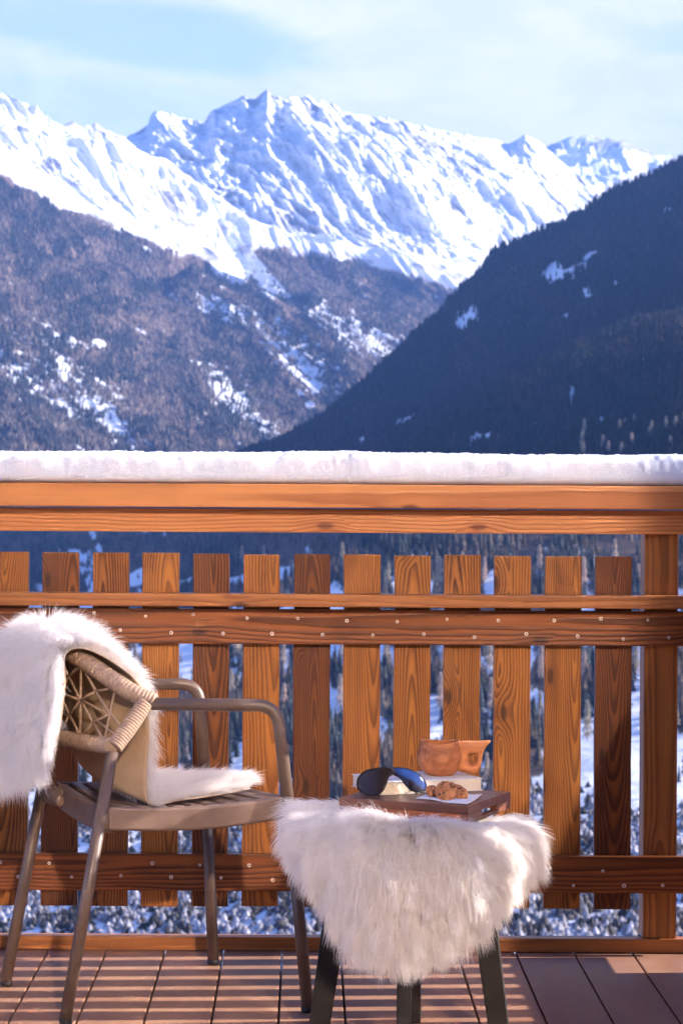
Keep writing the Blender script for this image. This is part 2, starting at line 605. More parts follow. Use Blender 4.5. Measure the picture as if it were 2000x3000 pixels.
# ================================================================= SETTING
SNOW = np.array([0.74, 0.765, 0.81]); ROCK = np.array([0.20, 0.17, 0.17]); SCRUB = np.array([0.115, 0.080, 0.062])
SOIL = np.array([0.16, 0.115, 0.085])


def loft(rows, xs, nv, smooth_rows=True):
    """rows: far to near, each (depth, [(sx, sy), ...]) -> grids of sx, sy, depth"""
    R = []
    for d, pl in rows:
        pl = np.array(pl, float)
        y = np.interp(xs, pl[:, 0], pl[:, 1])
        dd = np.interp(xs, [q[0] for q in d], [q[1] for q in d]) if isinstance(d, (list, tuple)) else np.full(len(xs), float(d))
        R.append((y, dd))
    k = len(R)
    Y = np.array([r[0] for r in R]); D = np.array([r[1] for r in R])
    t = np.linspace(0, k - 1, nv)
    i = np.minimum(t.astype(int), k - 2); f = (t - i)[:, None]
    return Y[i] * (1 - f) + Y[i + 1] * f, D[i] * (1 - f) + D[i + 1] * f


def terrain(name, rows, x0, x1, nu, nv, height, colour, mat, label=None):
    xs = np.linspace(x0, x1, nu)
    Y, D = loft(rows, xs, nv)
    SX = np.broadcast_to(xs, Y.shape)
    X = (SX - 897.0) / FPX * D
    Z = CAM_H - (Y - 1406.0) / FPX * D
    V = np.linspace(0, 1, nv)[:, None] * np.ones((1, nu))
    hgt = height(X, D, SX, Y, V)
    if isinstance(hgt, tuple):       # buttresses stand out towards the valley as well as up
        hgt, push = hgt
        D = D - push
        X = (SX - 897.0) / FPX * D
        Z = CAM_H - (Y - 1406.0) / FPX * D
    Z = Z + hgt
    SY = 1406.0 + (CAM_H - Z) * FPX / D
    C = colour(X, D, Z, SX, SY, V)
    idx = np.arange(nu * nv).reshape(nv, nu)
    F = np.stack([idx[:-1, :-1], idx[1:, :-1], idx[1:, 1:], idx[:-1, 1:]], -1).reshape(-1, 4)
    P3 = np.stack([X, D, Z], -1)
    me = np_mesh(name, P3.reshape(-1, 3), F, True, {'Col': C.reshape(-1, 3)})
    o = link_mesh(name, me, mat)
    tag(o, kind='structure')
    return o, P3, SX, SY


def seg_field(SX, SY, lines):
    """sum of tent-shaped ribs along traced polylines: (points, half-width in photo px, height m)"""
    out = np.zeros_like(SX)
    for pts, w, a in lines:
        best = np.full(SX.shape, 1e9)
        for (ax, ay), (bx, by) in zip(pts[:-1], pts[1:]):
            vx, vy = bx - ax, by - ay
            t = np.clip(((SX - ax) * vx + (SY - ay) * vy) / (vx * vx + vy * vy), 0, 1)
            dd = np.hypot(SX - ax - t * vx, SY - ay - t * vy)
            best = np.minimum(best, dd)
        out = np.maximum(out, a * np.clip(1 - best / w, 0, 1))
    return out


# --- far pale peak on the right
def h_far(X, Y, SX, SY, V):
    e = sstep(V, 0.0, 0.08)
    return (fbm(X / 900, Y / 900, 6, 0.52, True) - 0.45) * 420 * e + (fbm(X / 160 + 5, Y / 200, 4) - 0.5) * 60


def c_far(X, Y, Z, SX, SY, V):
    n = fbm(X / 300, Z / 120, 5)
    k = sstep(n, 0.56, 0.66)[..., None]
    return SNOW * (1 - k * 0.6) + ROCK * k * 0.6


terrain('far_mountain', [
    (24000, [(1380, 470), (1520, 450), (1600, 425), (1663, 401), (1708, 394), (1760, 400), (1816, 407), (1893, 436), (2000, 452), (2200, 470)]),
    (23000, [(1380, 560), (1700, 500), (2200, 560)]),
    (21500, [(1380, 760), (2200, 760)])], 1380, 2150, 260, 130, h_far, c_far, M['massif'])

# --- the snow massif
RIBS = [
    ([(778, 285), (800, 320), (900, 395), (1010, 440), (1130, 560), (1260, 640)], 105, 520),
    ([(778, 290), (700, 345), (640, 380), (610, 440), (640, 520)], 60, 200),
    ([(600, 350), (625, 420), (625, 470), (690, 560)], 50, 240),
    ([(437, 345), (500, 400), (560, 480), (640, 560)], 60, 170),
    ([(900, 300), (960, 370), (1080, 430), (1120, 470), (1260, 560), (1400, 640), (1560, 700)], 90, 420),
    ([(1000, 340), (1090, 400), (1200, 420), (1280, 480), (1420, 560), (1560, 640), (1640, 690)], 80, 420),
    ([(1530, 404), (1600, 450), (1720, 535), (1760, 600)], 70, 380),
    ([(1191, 369), (1320, 440), (1450, 520), (1600, 610), (1700, 640)], 70, 330),
    ([(1000, 470), (1100, 560), (1180, 600), (1300, 690), (1420, 760)], 60, 300),
    ([(640, 560), (760, 590), (900, 640), (1050, 700), (1200, 760)], 70, 180),
]


BIG = [
    ([(770, 270), (880, 370), (1010, 450), (1150, 560), (1280, 650)], 290, 1150),
    ([(1150, 350), (1300, 440), (1460, 560), (1650, 690)], 230, 900),
    ([(440, 330), (520, 420), (600, 520)], 120, 420),
    ([(1529, 400), (1720, 540)], 110, 500),
]


def h_mass(X, Y, SX, SY, V):
    e = sstep(V, 0.0, 0.10)
    wx = (fbm(X / 1500 + 4, Y / 1500, 3) - 0.5) * 60
    wy = (fbm(X / 1500 + 40, Y / 1500 + 7, 3) - 0.5) * 60
    r = seg_field(SX + wx, SY + wy, RIBS)
    r2 = (fbm((X + 0.5 * Y) / 700, Y / 1500, 6, 0.55, True) - 0.40) * 330
    r3 = (fbm((X + 0.25 * Y) / 170 + 9, Y / 600 + 3, 4, 0.5, True) - 0.4) * 95
    up = 1 - sstep(V, 0.45, 0.85) * 0.75
    calm = 1 - 0.55 * sstep(SX, 1050, 1450)
    r2 = r2 * calm; r3 = r3 * calm
    big = seg_field(SX + wx, SY + wy, BIG)
    dz = r * 0.10 + (fbm(X / 60, Y / 110, 3) - 0.5) * 30 * up + (r2 * 0.22 * (0.06 + 0.94 * e) + r3 * 0.45 * (0.30 + 0.70 * e)) * up
    r5 = (fbm((X - 0.3 * Y) / 95 + 3, (Y + X * 0.4) / 130 + 8, 4, 0.6, True) - 0.42) * 80
    r4 = r5 + (fbm((X - 0.3 * Y) / 260 + 3, (Y + X * 0.4) / 420 + 8, 5, 0.62, True) - 0.42) * 260
    return dz, (big * 0.50 + r * 0.55 + r2 * 1.15 + r3 * 1.5 + r4 * 0.40) * (0.25 + 0.75 * up)


def c_mass(X, Y, Z, SX, SY, V):
    gz = np.hypot(*np.gradient(Z)[:2])
    gx = -np.gradient(Z, axis=1)
    n = 0.5 * fbm(X / 110 + Z / 70, Z / 80 - X / 300, 5) + 0.5 * fbm(X / 420, Y / 300, 5, 0.6)
    k = sstep(n + 0.0020 * gz, 0.57, 0.74) * 0.95
    k = np.maximum(k, sstep(n, 0.52, 0.66) * (1 - sstep(V, 0.02, 0.10)) * 0.8)
    n2 = fbm(SX / 34, SY / 12, 4)
    k = np.maximum(k, sstep(n2, 0.58, 0.68) * np.exp(-((SX - 1090) / 90) ** 2 - ((SY - 735) / 22) ** 2))
    k = k[..., None] * 0.72
    return SNOW * (1 - k) + ROCK * k


MR = [(200, 480), (300, 455), (357, 418), (372, 402), (400, 388), (428, 374), (436, 346), (450, 335), (470, 337), (490, 340), (520, 350), (545, 350), (570, 358), (590, 368), (601, 350), (640, 320), (700, 291),
      (712, 289), (724, 302), (740, 305), (765, 290), (778, 284), (790, 300), (805, 308), (825, 316), (846, 301), (870, 300), (896, 300), (908, 308), (920, 318), (940, 305), (958, 312), (980, 328), (1000, 345),
      (1047, 343), (1095, 351), (1140, 350), (1191, 371), (1250, 384), (1319, 390), (1400, 398), (1446, 405), (1485, 420), (1529, 405), (1560, 415), (1600, 450), (1700, 530), (1800, 600), (2050, 760)]
terrain('snow_mountain', [
    ([(200, 14400), (778, 15500), (1400, 17400), (2050, 19000)], MR),
    ([(200, 13500), (778, 14300), (1400, 16000), (2050, 17400)], [(200, 560), (436, 470), (600, 490), (778, 440), (1000, 450), (1200, 500), (1500, 540), (1700, 640), (2050, 850)]),
    ([(200, 12600), (778, 13200), (1400, 14900), (2050, 16600)], [(200, 700), (600, 640), (900, 650), (1200, 700), (1500, 720), (2050, 930)]),
    ([(200, 12300), (778, 12500), (1400, 13600), (2050, 14800)], [(200, 860), (700, 800), (1100, 780), (1400, 850), (2050, 1000)]),
    (12000, [(200, 1050), (1400, 1050), (2050, 1100)])], 200, 2050, 900, 420, h_mass, c_mass, M['massif'])

# --- left mountain: snow shoulder above, larch and spruce forest below
BR = [(-300, 220), (-100, 265), (0, 299), (50, 325), (115, 350), (180, 366), (210, 360), (240, 372), (275, 370), (300, 384), (320, 394), (357, 404), (395, 432), (485, 470), (574, 530), (676, 600), (760, 645), (860, 680), (1000, 705), (1150, 748), (1300, 800), (1400, 860), (1600, 960)]
TL = [(-300, 420), (0, 530), (60, 560), (150, 600), (230, 640), (310, 665), (400, 700), (470, 720), (560, 745), (640, 790), (720, 835), (800, 836)]


def treeline(SX):
    return np.interp(SX, [-300, 0, 60, 150, 230, 310, 400, 470, 560, 620, 690, 725, 735, 760, 830, 930, 1050, 1150, 1250, 1330, 1500],
                     [400, 522, 556, 596, 642, 666, 704, 728, 752, 790, 826, 836, 745, 720, 732, 745, 765, 800, 822, 860, 900])


def h_left(X, Y, SX, SY, V):
    e = sstep(V, 0.0, 0.06)
    r = (fbm((X + 0.6 * Y) / 420, (Y - 0.3 * X) / 1300, 6, 0.52, True) - 0.42) * 230
    r2 = (fbm(X / 90 + 3, Y / 160, 4) - 0.5) * 26
    top = 1 - sstep(V, 0.16, 0.34) * 0.62
    # rocky spur with a shaded gully on its left
    sp = seg_field(SX, SY, [([(560, 860), (680, 960), (830, 1030), (960, 1120), (1060, 1200)], 75, 120)])
    gu = seg_field(SX, SY, [([(540, 790), (640, 850), (720, 890), (860, 950), (940, 1010)], 46, 260)])
    gul = seg_field(SX, SY, [([(640, 660), (690, 740), (760, 830), (880, 875)], 40, 60)])
    return (r * (0.2 + 0.8 * e) + r2) * top + sp - gu - gul


def snow_patch_left(SX, SY):
    n = fbm(SX / 26 + 3, SY / 18 + 1, 5, 0.65)
    n2 = fbm((SX + SY * 0.8) / 46 + 3, (SY - SX * 0.75) / 10 + 8, 4, 0.65)
    def blob(cx, cy, rx, ry, ang=0.0):
        c, s = math.cos(ang), math.sin(ang)
        u = ((SX - cx) * c + (SY - cy) * s) / rx; v = (-(SX - cx) * s + (SY - cy) * c) / ry
        return np.exp(-(u * u + v * v))
    w = 0.9 * blob(600, 895, 120, 34, 0.35) + 0.95 * blob(830, 1010, 190, 48, 0.62) + 0.8 * blob(720, 1190, 150, 70, 0.8)
    w = w + 0.75 * blob(60, 1110, 150, 32, 0.65) + 0.7 * blob(290, 1210, 170, 44, 0.9) + 0.8 * blob(640, 1130, 120, 30, 0.8) + 0.5 * blob(150, 1020, 240, 90, 0.5) + 0.42 * blob(260, 1230, 330, 120, 0.6)
    w = w + 0.75 * blob(1000, 960, 190, 50, 0.5) + 0.6 * blob(900, 1120, 120, 60, 0.6) + 0.6 * blob(430, 735, 30, 9, 0.6) + 0.5 * blob(1110, 1000, 120, 90, 0.3)
    s = sstep(n * 0.5 + n2 * 0.62 + w * 0.31, 0.74, 0.86)
    solid = np.maximum.reduce([blob(285, 1010, 26, 15, 0.1), blob(425, 732, 22, 8, 0.5), blob(20, 1085, 40, 9, 0.6), blob(620, 1140, 44, 7, 0.75), blob(330, 1225, 60, 11, 0.8), blob(905, 1185, 18, 12)])
    s = np.maximum(s, sstep(solid + 0.25 * (n - 0.5), 0.42, 0.55))
    gully = np.exp(-((SX - 700 - (SY - 740) * 0.9) / 42) ** 2) * (SY > 660) * (SY < 872)
    s = np.maximum(s, sstep(gully, 0.35, 0.6))
    return np.clip(s, 0, 1)


def c_left(X, Y, Z, SX, SY, V):
    tl = treeline(SX) + (fbm(SX / 40, SY / 40, 4) - 0.5) * 55
    above = sstep(tl - SY, -6, 14)
    n = fbm(X / 140, Z / 50, 5)
    rock = sstep(n, 0.60, 0.70) * 0.55 * above * (V < 0.30)
    rk = sstep(fbm(X / 90 + 20, Y / 60, 4), 0.40, 0.62) * np.exp(-V / 0.012) * 0.9
    rock = np.maximum(rock, rk * (SX > 170) * (SX < 360))
    ps = snow_patch_left(SX, SY)
    snow = np.maximum(above, ps)[..., None]
    br = fbm(X / 500 + 7, Z / 200, 4)[..., None]
    brm = sstep(br, 0.4, 0.6)
    ground = SCRUB * (1 - brm) + SOIL * brm
    c = ground * (1 - snow) + SNOW * snow
    return c * (1 - rock[..., None]) + ROCK * rock[..., None]


_, PL, SXL, SYL = terrain('left_mountain', [
    ([(-300, 10500), (700, 11500), (1600, 12000)], BR),
    ([(-300, 9800), (700, 10800), (1600, 11600)], [(-300, 330), (0, 420), (240, 540), (480, 640), (700, 740), (900, 780), (1150, 830), (1600, 1010)]),
    ([(-300, 8900), (700, 9700), (1600, 10600)], [(-300, 480), (0, 580), (300, 700), (600, 830), (900, 880), (1200, 930), (1600, 1080)]),
    ([(-300, 7300), (700, 8200), (1600, 9000)], [(-300, 820), (0, 900), (400, 1010), (700, 1080), (1000, 1120), (1600, 1250)]),
    ([(-300, 6000), (700, 6900), (1600, 7600)], [(-300, 1180), (0, 1230), (400, 1300), (700, 1360), (1100, 1400), (1600, 1500)]),
    ([(-300, 5200), (700, 6000), (1600, 7000)], [(-300, 1560), (1600, 1600)])], -300, 1600, 800, 800, h_left, c_left, M['slope'])

# --- right hill and the near side of the valley, one long shaded flank
RR = [(-400, 1530), (0, 1505), (300, 1470), (500, 1420), (714, 1328), (800, 1300), (893, 1256), (960, 1210), (1020, 1155), (1090, 1095), (1148, 1040), (1220, 968), (1275, 918), (1352, 838), (1403, 776), (1441, 735), (1505, 702), (1560, 686), (1607, 664), (1660, 632),
      (1709, 600), (1786, 556), (1830, 535), (1888, 510), (1950, 480), (2000, 458), (2500, 230)]


def h_right(X, Y, SX, SY, V):
    e = sstep(V, 0.0, 0.05)
    k = Y / 6000.0
    r = (fbm(X / 330 + 3, Y / 700, 5, 0.5) - 0.5) * 150 * e * k
    r2 = (fbm(X / 50 + 3, Y / 90, 4) - 0.5) * 20 * (0.25 + 0.75 * k)
    return r + r2


def snow_patch_right(SX, SY):
    n = fbm(SX / 30 + 13, SY / 40 + 1, 5, 0.6)
    n2 = fbm(SX / 90 + 31, SY / 90 + 11, 4, 0.55)
    def blob(cx, cy, rx, ry, ang=0.0):
        c, s = math.cos(ang), math.sin(ang)
        u = ((SX - cx) * c + (SY - cy) * s) / rx; v = (-(SX - cx) * s + (SY - cy) * c) / ry
        return np.exp(-(u * u + v * v))
    w = blob(1625, 800, 46, 34) + blob(1722, 752, 30, 14, -0.6) + 0.8 * blob(1380, 930, 26, 34) + 0.8 * blob(1340, 950, 22, 18) + blob(1650, 930, 24, 22) + 0.8 * blob(1720, 875, 22, 26, -0.8)
    w = w + blob(1500, 1045, 16, 12) + blob(1745, 1235, 46, 18, -0.4) + 1.1 * blob(1410, 1288, 56, 34) + blob(1880, 1050, 12, 26) + blob(1950, 1010, 16, 14) + 0.9 * blob(1180, 1235, 46, 12, -0.6) + 0.9 * blob(1060, 1285, 40, 10, -0.8)
    w = w + 0.9 * blob(1670, 1160, 12, 28) + blob(1795, 830, 12, 14) + 0.7 * blob(1560, 1250, 40, 20, -0.6) + 0.7 * blob(1960, 620, 20, 20)
    s = sstep(w * 1.0 + (n - 0.5) * 1.5, 0.42, 0.58)
    low = sstep(SY, 1560, 1760) * 0.18 + sstep(SY, 2150, 2500) * 0.22 + 0.42 * sstep(SX, 1500, 1800) * sstep(SY, 2050, 2300)
    s = np.maximum(s, sstep(n2 * 0.65 + n * 0.35 + low, 0.67, 0.74) * (SY > 1480))
    meadow = blob(1870, 2270, 300, 110, -0.12) + blob(400, 1695, 60, 26, -0.5) + blob(545, 1712, 64, 16, -0.3) + blob(690, 1706, 50, 22, -0.3) + blob(825, 1682, 44, 26, -0.3) + blob(545, 1925, 44, 60, -0.2) + blob(1270, 2080, 30, 60) + blob(720, 2230, 60, 40)
    s = np.maximum(s, sstep(meadow + 0.5 * (n - 0.5), 0.46, 0.60))
    return s


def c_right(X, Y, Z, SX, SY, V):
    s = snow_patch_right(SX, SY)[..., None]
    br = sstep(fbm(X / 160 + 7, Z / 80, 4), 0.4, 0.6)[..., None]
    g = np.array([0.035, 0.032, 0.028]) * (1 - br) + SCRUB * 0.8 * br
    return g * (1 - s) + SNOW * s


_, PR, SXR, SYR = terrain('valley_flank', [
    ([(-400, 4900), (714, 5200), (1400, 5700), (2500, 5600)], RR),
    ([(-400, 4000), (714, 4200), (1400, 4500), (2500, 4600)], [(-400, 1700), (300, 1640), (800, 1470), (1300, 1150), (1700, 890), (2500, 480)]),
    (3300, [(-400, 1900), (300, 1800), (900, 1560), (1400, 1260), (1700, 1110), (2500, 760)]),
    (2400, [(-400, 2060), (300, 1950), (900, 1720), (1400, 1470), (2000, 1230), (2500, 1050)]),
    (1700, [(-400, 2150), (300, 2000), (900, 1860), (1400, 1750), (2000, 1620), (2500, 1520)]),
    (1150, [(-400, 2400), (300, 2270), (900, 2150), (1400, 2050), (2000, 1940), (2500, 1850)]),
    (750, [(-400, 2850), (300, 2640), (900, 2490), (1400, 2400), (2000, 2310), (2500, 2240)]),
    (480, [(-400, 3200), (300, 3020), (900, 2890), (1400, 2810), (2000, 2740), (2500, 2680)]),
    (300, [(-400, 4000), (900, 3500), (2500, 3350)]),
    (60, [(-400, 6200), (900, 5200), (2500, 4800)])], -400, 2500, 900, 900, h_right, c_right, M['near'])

# valley floor closing the view under everything
me = np_mesh('ground', np.array([[-30000, -4000, -1500], [30000, -4000, -1500], [30000, 40000, -1500], [-30000, 40000, -1500]], float), np.array([[0, 1, 2, 3]]), False, {'Col': np.tile(SNOW * 0.6, (4, 1))})
tag(link_mesh('ground', me, M['near']), kind='structure')


# --- forests
def forest(name, pos, hgt, wid, col, label, sides=5, tiers=3):
    n = len(pos)
    a0 = RNG.random((n, tiers, 1)) * 6.28
    ang = a0 + np.arange(sides)[None, None, :] * (2 * PI / sides)
    rr = (0.75 + 0.5 * RNG.random((n, tiers, sides)))
    ti = np.arange(tiers)[None, :, None]
    base_z = 0.06 + ti * (0.86 / tiers)
    rad = (1.0 - ti / (tiers + 0.35)) * 0.5
    vx = pos[:, 0, None, None] + np.cos(ang) * rad * rr * wid[:, None, None]
    vy = pos[:, 1, None, None] + np.sin(ang) * rad * rr * wid[:, None, None]
    vz = pos[:, 2, None, None] + (base_z + 0.06 * (RNG.random((n, tiers, sides)) - 0.5)) * hgt[:, None, None]
    ring = np.stack([vx, vy, vz], -1)
    lean = (RNG.random((n, tiers, 2)) - 0.5) * 0.12 * wid[:, None, None]
    apz = pos[:, 2, None] + np.minimum(0.06 + (np.arange(tiers)[None] + 1.65) * (0.86 / tiers), 1.0) * hgt[:, None]
    ap = np.stack([pos[:, 0, None] + lean[..., 0], pos[:, 1, None] + lean[..., 1], apz], -1)[:, :, None, :]
    Vt = np.concatenate([ring, ap], 2)
    per = sides + 1
    base = (np.arange(n * tiers) * per)[:, None, None]
    j = np.arange(sides)
    f = np.stack([j, (j + 1) % sides, np.full(sides, sides)], -1)[None]
    F = (base + f).reshape(-1, 3)
    shade = (0.55 + 1.0 * RNG.random((n, 1, 1, 1)) ** 1.5) * (0.85 + 0.3 * RNG.random((n, tiers, 1, 1)))
    C = np.broadcast_to(col[:, None, None, :] * shade, (n, tiers, per, 3)).reshape(-1, 3)
    me = np_mesh(name, Vt.reshape(-1, 3), F, False, {'Col': C})
    o = link_mesh(name, me, M['forest'])
    return tag(o, label, 'forest', kind='stuff')


def scatter(P3, SX, SY, mask, n, rng):
    """n positions over a terrain grid, chance proportional to mask"""
    w = mask[:-1, :-1].ravel()
    w = w / w.sum()
    pick = rng.choice(len(w), n, p=w)
    nv, nu = P3.shape[:2]
    i, j = pick // (nu - 1), pick % (nu - 1)
    u, v = rng.random(n)[:, None], rng.random(n)[:, None]
    p = (P3[i, j] * (1 - u) + P3[i, j + 1] * u) * (1 - v) + (P3[i + 1, j] * (1 - u) + P3[i + 1, j + 1] * u) * v
    return p, SX[i, j], SY[i, j]


tlm = treeline(SXL) + (fbm(SXL / 26, SYL / 26, 4) - 0.5) * 50
mL = sstep(SYL - tlm, 0, 12) * (1 - 0.82 * snow_patch_left(SXL, SYL)) * (SYL < 1500) * (0.25 + sstep(fbm(SXL / 60, SYL / 60, 4), 0.3, 0.6))
mL *= np.interp(SXL + SYL * 0.2, [0, 900, 1200, 1500], [1, 1, 0.9, 0.8])
pL, sxL, syL = scatter(PL, SXL, SYL, mL, 80000, RNG)
kk = fbm(sxL / 70 + 5, syL / 50 + 5, 4)
brown = sstep(kk + 0.25 * (RNG.random(len(kk)) - 0.5), 0.42, 0.58)[:, None]
cL = np.array([0.050, 0.052, 0.050]) * (1 - brown) + np.array([0.160, 0.128, 0.108]) * brown
hL = 15 + 9 * RNG.random(len(pL))
forest('left_forest', pL, hL, hL * 0.42, cL, 'brown larch and dark spruce forest covering the sunlit left mountainside', 4, 2)

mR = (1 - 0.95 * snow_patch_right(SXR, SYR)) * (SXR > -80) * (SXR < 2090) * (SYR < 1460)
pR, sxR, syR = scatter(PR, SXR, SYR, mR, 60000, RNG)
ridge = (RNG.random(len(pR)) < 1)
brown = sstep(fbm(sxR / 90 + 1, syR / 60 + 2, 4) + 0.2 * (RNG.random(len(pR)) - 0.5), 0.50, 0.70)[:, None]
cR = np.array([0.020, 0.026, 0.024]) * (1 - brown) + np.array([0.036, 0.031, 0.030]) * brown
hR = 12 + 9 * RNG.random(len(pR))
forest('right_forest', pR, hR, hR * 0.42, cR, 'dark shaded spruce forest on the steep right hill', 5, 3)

clear_ = sstep(fbm(SXR / 120 + 2, SYR / 60 + 4, 4) + 0.12 * sstep(SXR, 900, 1900), 0.50, 0.60)
mV = (1 - 0.97 * snow_patch_right(SXR, SYR)) * (1 - 0.9 * clear_) * (SXR > -80) * (SXR < 2090) * (SYR > 1500) * (SYR < 2500)
pV, sxV, syV = scatter(PR, SXR, SYR, mV, 11000, RNG)
brown = sstep(fbm(sxV / 90 + 1, syV / 60 + 2, 4) + 0.2 * (RNG.random(len(pV)) - 0.5), 0.44, 0.60)[:, None]
cV = np.array([0.048, 0.058, 0.060]) * (1 - brown) + np.array([0.105, 0.085, 0.075]) * brown
hV = (9 + 9 * RNG.random(len(pV))) * np.interp(pV[:, 1], [300, 900, 2500], [0.30, 0.75, 1.0])
forest('valley_forest', pV, hV, hV * 0.36, cV, 'shaded spruces and snowy thickets on the slope below the balcony', 7, 5)

mB = (1 - 0.9 * sstep(np.exp(-((SXR - 1870) / 280) ** 2 - ((SYR - 2290) / 90) ** 2), 0.35, 0.6)) * (SXR > -80) * (SXR < 2090) * (SYR > 2300) * (SYR < 2950) * (0.15 + sstep(fbm(SXR / 60 + 9, SYR / 50 + 3, 4), 0.42, 0.60))
pB, sxB, syB = scatter(PR, SXR, SYR, mB, 16000, RNG)
fr = sstep(fbm(sxB / 40 + 1, syB / 40 + 2, 3) + 0.5 * (RNG.random(len(pB)) - 0.5), 0.40, 0.60)[:, None]
cB = np.array([0.06, 0.055, 0.055]) * (1 - fr) + np.array([0.34, 0.33, 0.36]) * fr
hB = 1.3 + 1.9 * RNG.random(len(pB)) ** 2
forest('thicket', pB, hB, 2.0 + 1.8 * RNG.random(len(pB)), cB, 'frosted bare bushes on the snow just below the balcony', 6, 2)

# individual larches that catch the sun
lm, lb = new_mat('larch_twigs')
oi = lb.n('ShaderNodeObjectInfo')
lc = lb.mix(oi.outputs['Random'], (0.72, 0.58, 0.50), (0.50, 0.46, 0.36))
pbsdf(lb, lc, 0.9)
M['larch'] = lm
M['bark'] = mat_simple('bark', (0.12, 0.09, 0.07), (0.20, 0.15, 0.12), 2.0, 0.9)


def make_larch(seed):
    r = np.random.default_rng(seed)
    root = empty('larch_tree')
    path = [(0, 0, -1.0), (0.05, 0, 5), (0, 0.08, 12), (0, 0, 20)]
    tube_obj('trunk', catmull(path, 10), np.linspace(0.32, 0.04, 10), M['bark'], root, 8)
    V = []; F = []
    for i in range(1500):
        h = r.random() ** 0.8
        z = 2.0 + 17.8 * h
        R = (1 - h) ** 0.75 * 2.9 * (0.75 + 0.25 * math.sin(h * 23 + seed)) + 0.25
        a = r.random() * 6.283
        rad = R * math.sqrt(0.06 + 0.94 * r.random())
        c = np.array([math.cos(a) * rad, math.sin(a) * rad, z - rad * 0.25])
        L = 0.35 + 0.55 * r.random()
        out = np.array([math.cos(a), math.sin(a), -0.25 + 0.4 * r.random()]); out /= np.linalg.norm(out)
        side = np.cross(out, r.normal(size=3)); side /= np.linalg.norm(side)
        k = len(V)
        V += [c - out * L, c + side * L * 0.33, c + out * L, c - side * L * 0.33]
        F.append((k, k + 1, k + 2, k + 3))
    me = np_mesh('crown', np.array(V), np.array(F), False)
    link_mesh('crown', me, M['larch'], root)
    return root


protos = [make_larch(s) for s in (1, 2, 3)]
pts = []
r = np.random.default_rng(5)


def ground_at(sx, sy):
    d2 = (SXR - sx) ** 2 + (SYR - sy) ** 2
    k = int(np.argmin(d2))
    return PR.reshape(-1, 3)[k]


spots = []
ORD = ['first', 'second', 'third', 'fourth', 'fifth', 'sixth', 'seventh', 'eighth', 'ninth', 'tenth', 'eleventh', 'twelfth', 'thirteenth', 'fourteenth', 'fifteenth', 'sixteenth', 'seventeenth', 'eighteenth', 'nineteenth', 'twentieth']
xs_ = sorted(r.uniform(1690, 2010, 20))
for i, sx in enumerate(xs_):        # above the rail, lower right of the hill
    sy = r.uniform(1250, 1345) + (2010 - sx) * 0.10
    spots.append((sx, sy, 'tall' if sy < 1310 else 'low', f'bare larch on the dark hill above the snowy handrail, {ORD[len(xs_) - 1 - i]} from the right edge', 'larches above the snowy handrail'))
# seen over the picket tops and through the gaps between the pickets
gaps = [1873 - 147 * k for k in range(9)]
for k, gx in enumerate(gaps):
    for lv, (ya, yb, word) in enumerate(((1660, 1740, 'above the screwed rail'), (1950, 2020, 'just below the screwed rail'), (2090, 2170, 'half way down the pickets'), (2240, 2330, 'low down between the pickets'))):
        if lv == 3 and (k > 4 or k < 3): continue
        sx = gx + r.uniform(-16, 16); sy = r.uniform(ya, yb) - (k * 4)
        spots.append((sx, sy, '', f'pale larch seen {word} in the {ORD[k]} gap left of the post', 'larches on the valley slope'))
    sx = gx - 73 + r.uniform(-20, 20)
    spots.append((sx, r.uniform(1650, 1730), '', f'pale larch rising over the top of the {ORD[k]} picket left of the post', 'larches on the valley slope'))
for i, (sx, sy, _w, lab, grp) in enumerate(spots):
    pr = protos[i % 3]
    if i < 3:
        root = pr
    else:
        root = pr.copy(); COL.objects.link(root)
        for ch in list(pr.children):
            c = ch.copy(); COL.objects.link(c); c.parent = root
    g = ground_at(sx, sy)
    root.location = g
    s_ = r.uniform(0.85, 1.25) * np.interp(g[1], [500, 1200, 1700, 3000], [0.5, 0.85, 1.1, 1.15])
    root.scale = (s_ * 1.0, s_ * 1.0, s_)
    root.rotation_euler = (0, 0, r.uniform(0, 6.28))
    tag(root, lab, 'tree', grp)

# --- haze
HZ = True
if HZ:
    hm, hb = new_mat('valley_haze')
    pv = hb.n('ShaderNodeVolumePrincipled', inp={'Color': (0.20, 0.42, 1.0, 1), 'Density': 0.000029, 'Anisotropy': 0.0})
    hb.n('ShaderNodeOutputMaterial', inp={'Volume': pv.outputs[0]})
    bm = bmesh.new()
    add_box(bm, -31000, 31000, -5000, 41000, -1501, 2750)
    hz = from_bm('haze', bm, hm)
    tag(hz, 'thin blue winter haze filling the valley', 'haze', kind='stuff')

# ================================================================= DECK
bm = bmesh.new()
pitch = 0.142
k0 = round((-0.621 + 3.2) / pitch)
x = -0.621 - k0 * pitch
while x < 3.6:
    add_box(bm, x + 0.0025, x + pitch - 0.0025, -3.6, 5.86, -0.024, 0.0, 0.0025, 2)
    x += pitch
deck = from_bm('deck', bm, M['deck'])
tag(deck, kind='structure')
bm = bmesh.new()
add_box(bm, -3.3, 3.6, -3.7, 5.83, -0.30, -0.05)
o = from_bm('deck_underside', bm, mat_simple('dark_joists', (0.02, 0.015, 0.012), (0.03, 0.02, 0.016), 4.0), None)
tag(o, kind='structure')

# ================================================================= RAILING
rail = empty('balcony_railing', (0, 5.82, 0))


def reparent(o, par):
    o.parent = par
    o.matrix_parent_inverse = Matrix.Translation(-Vector(par.location))
    return o


def part(o, par=rail):
    return reparent(o, par)


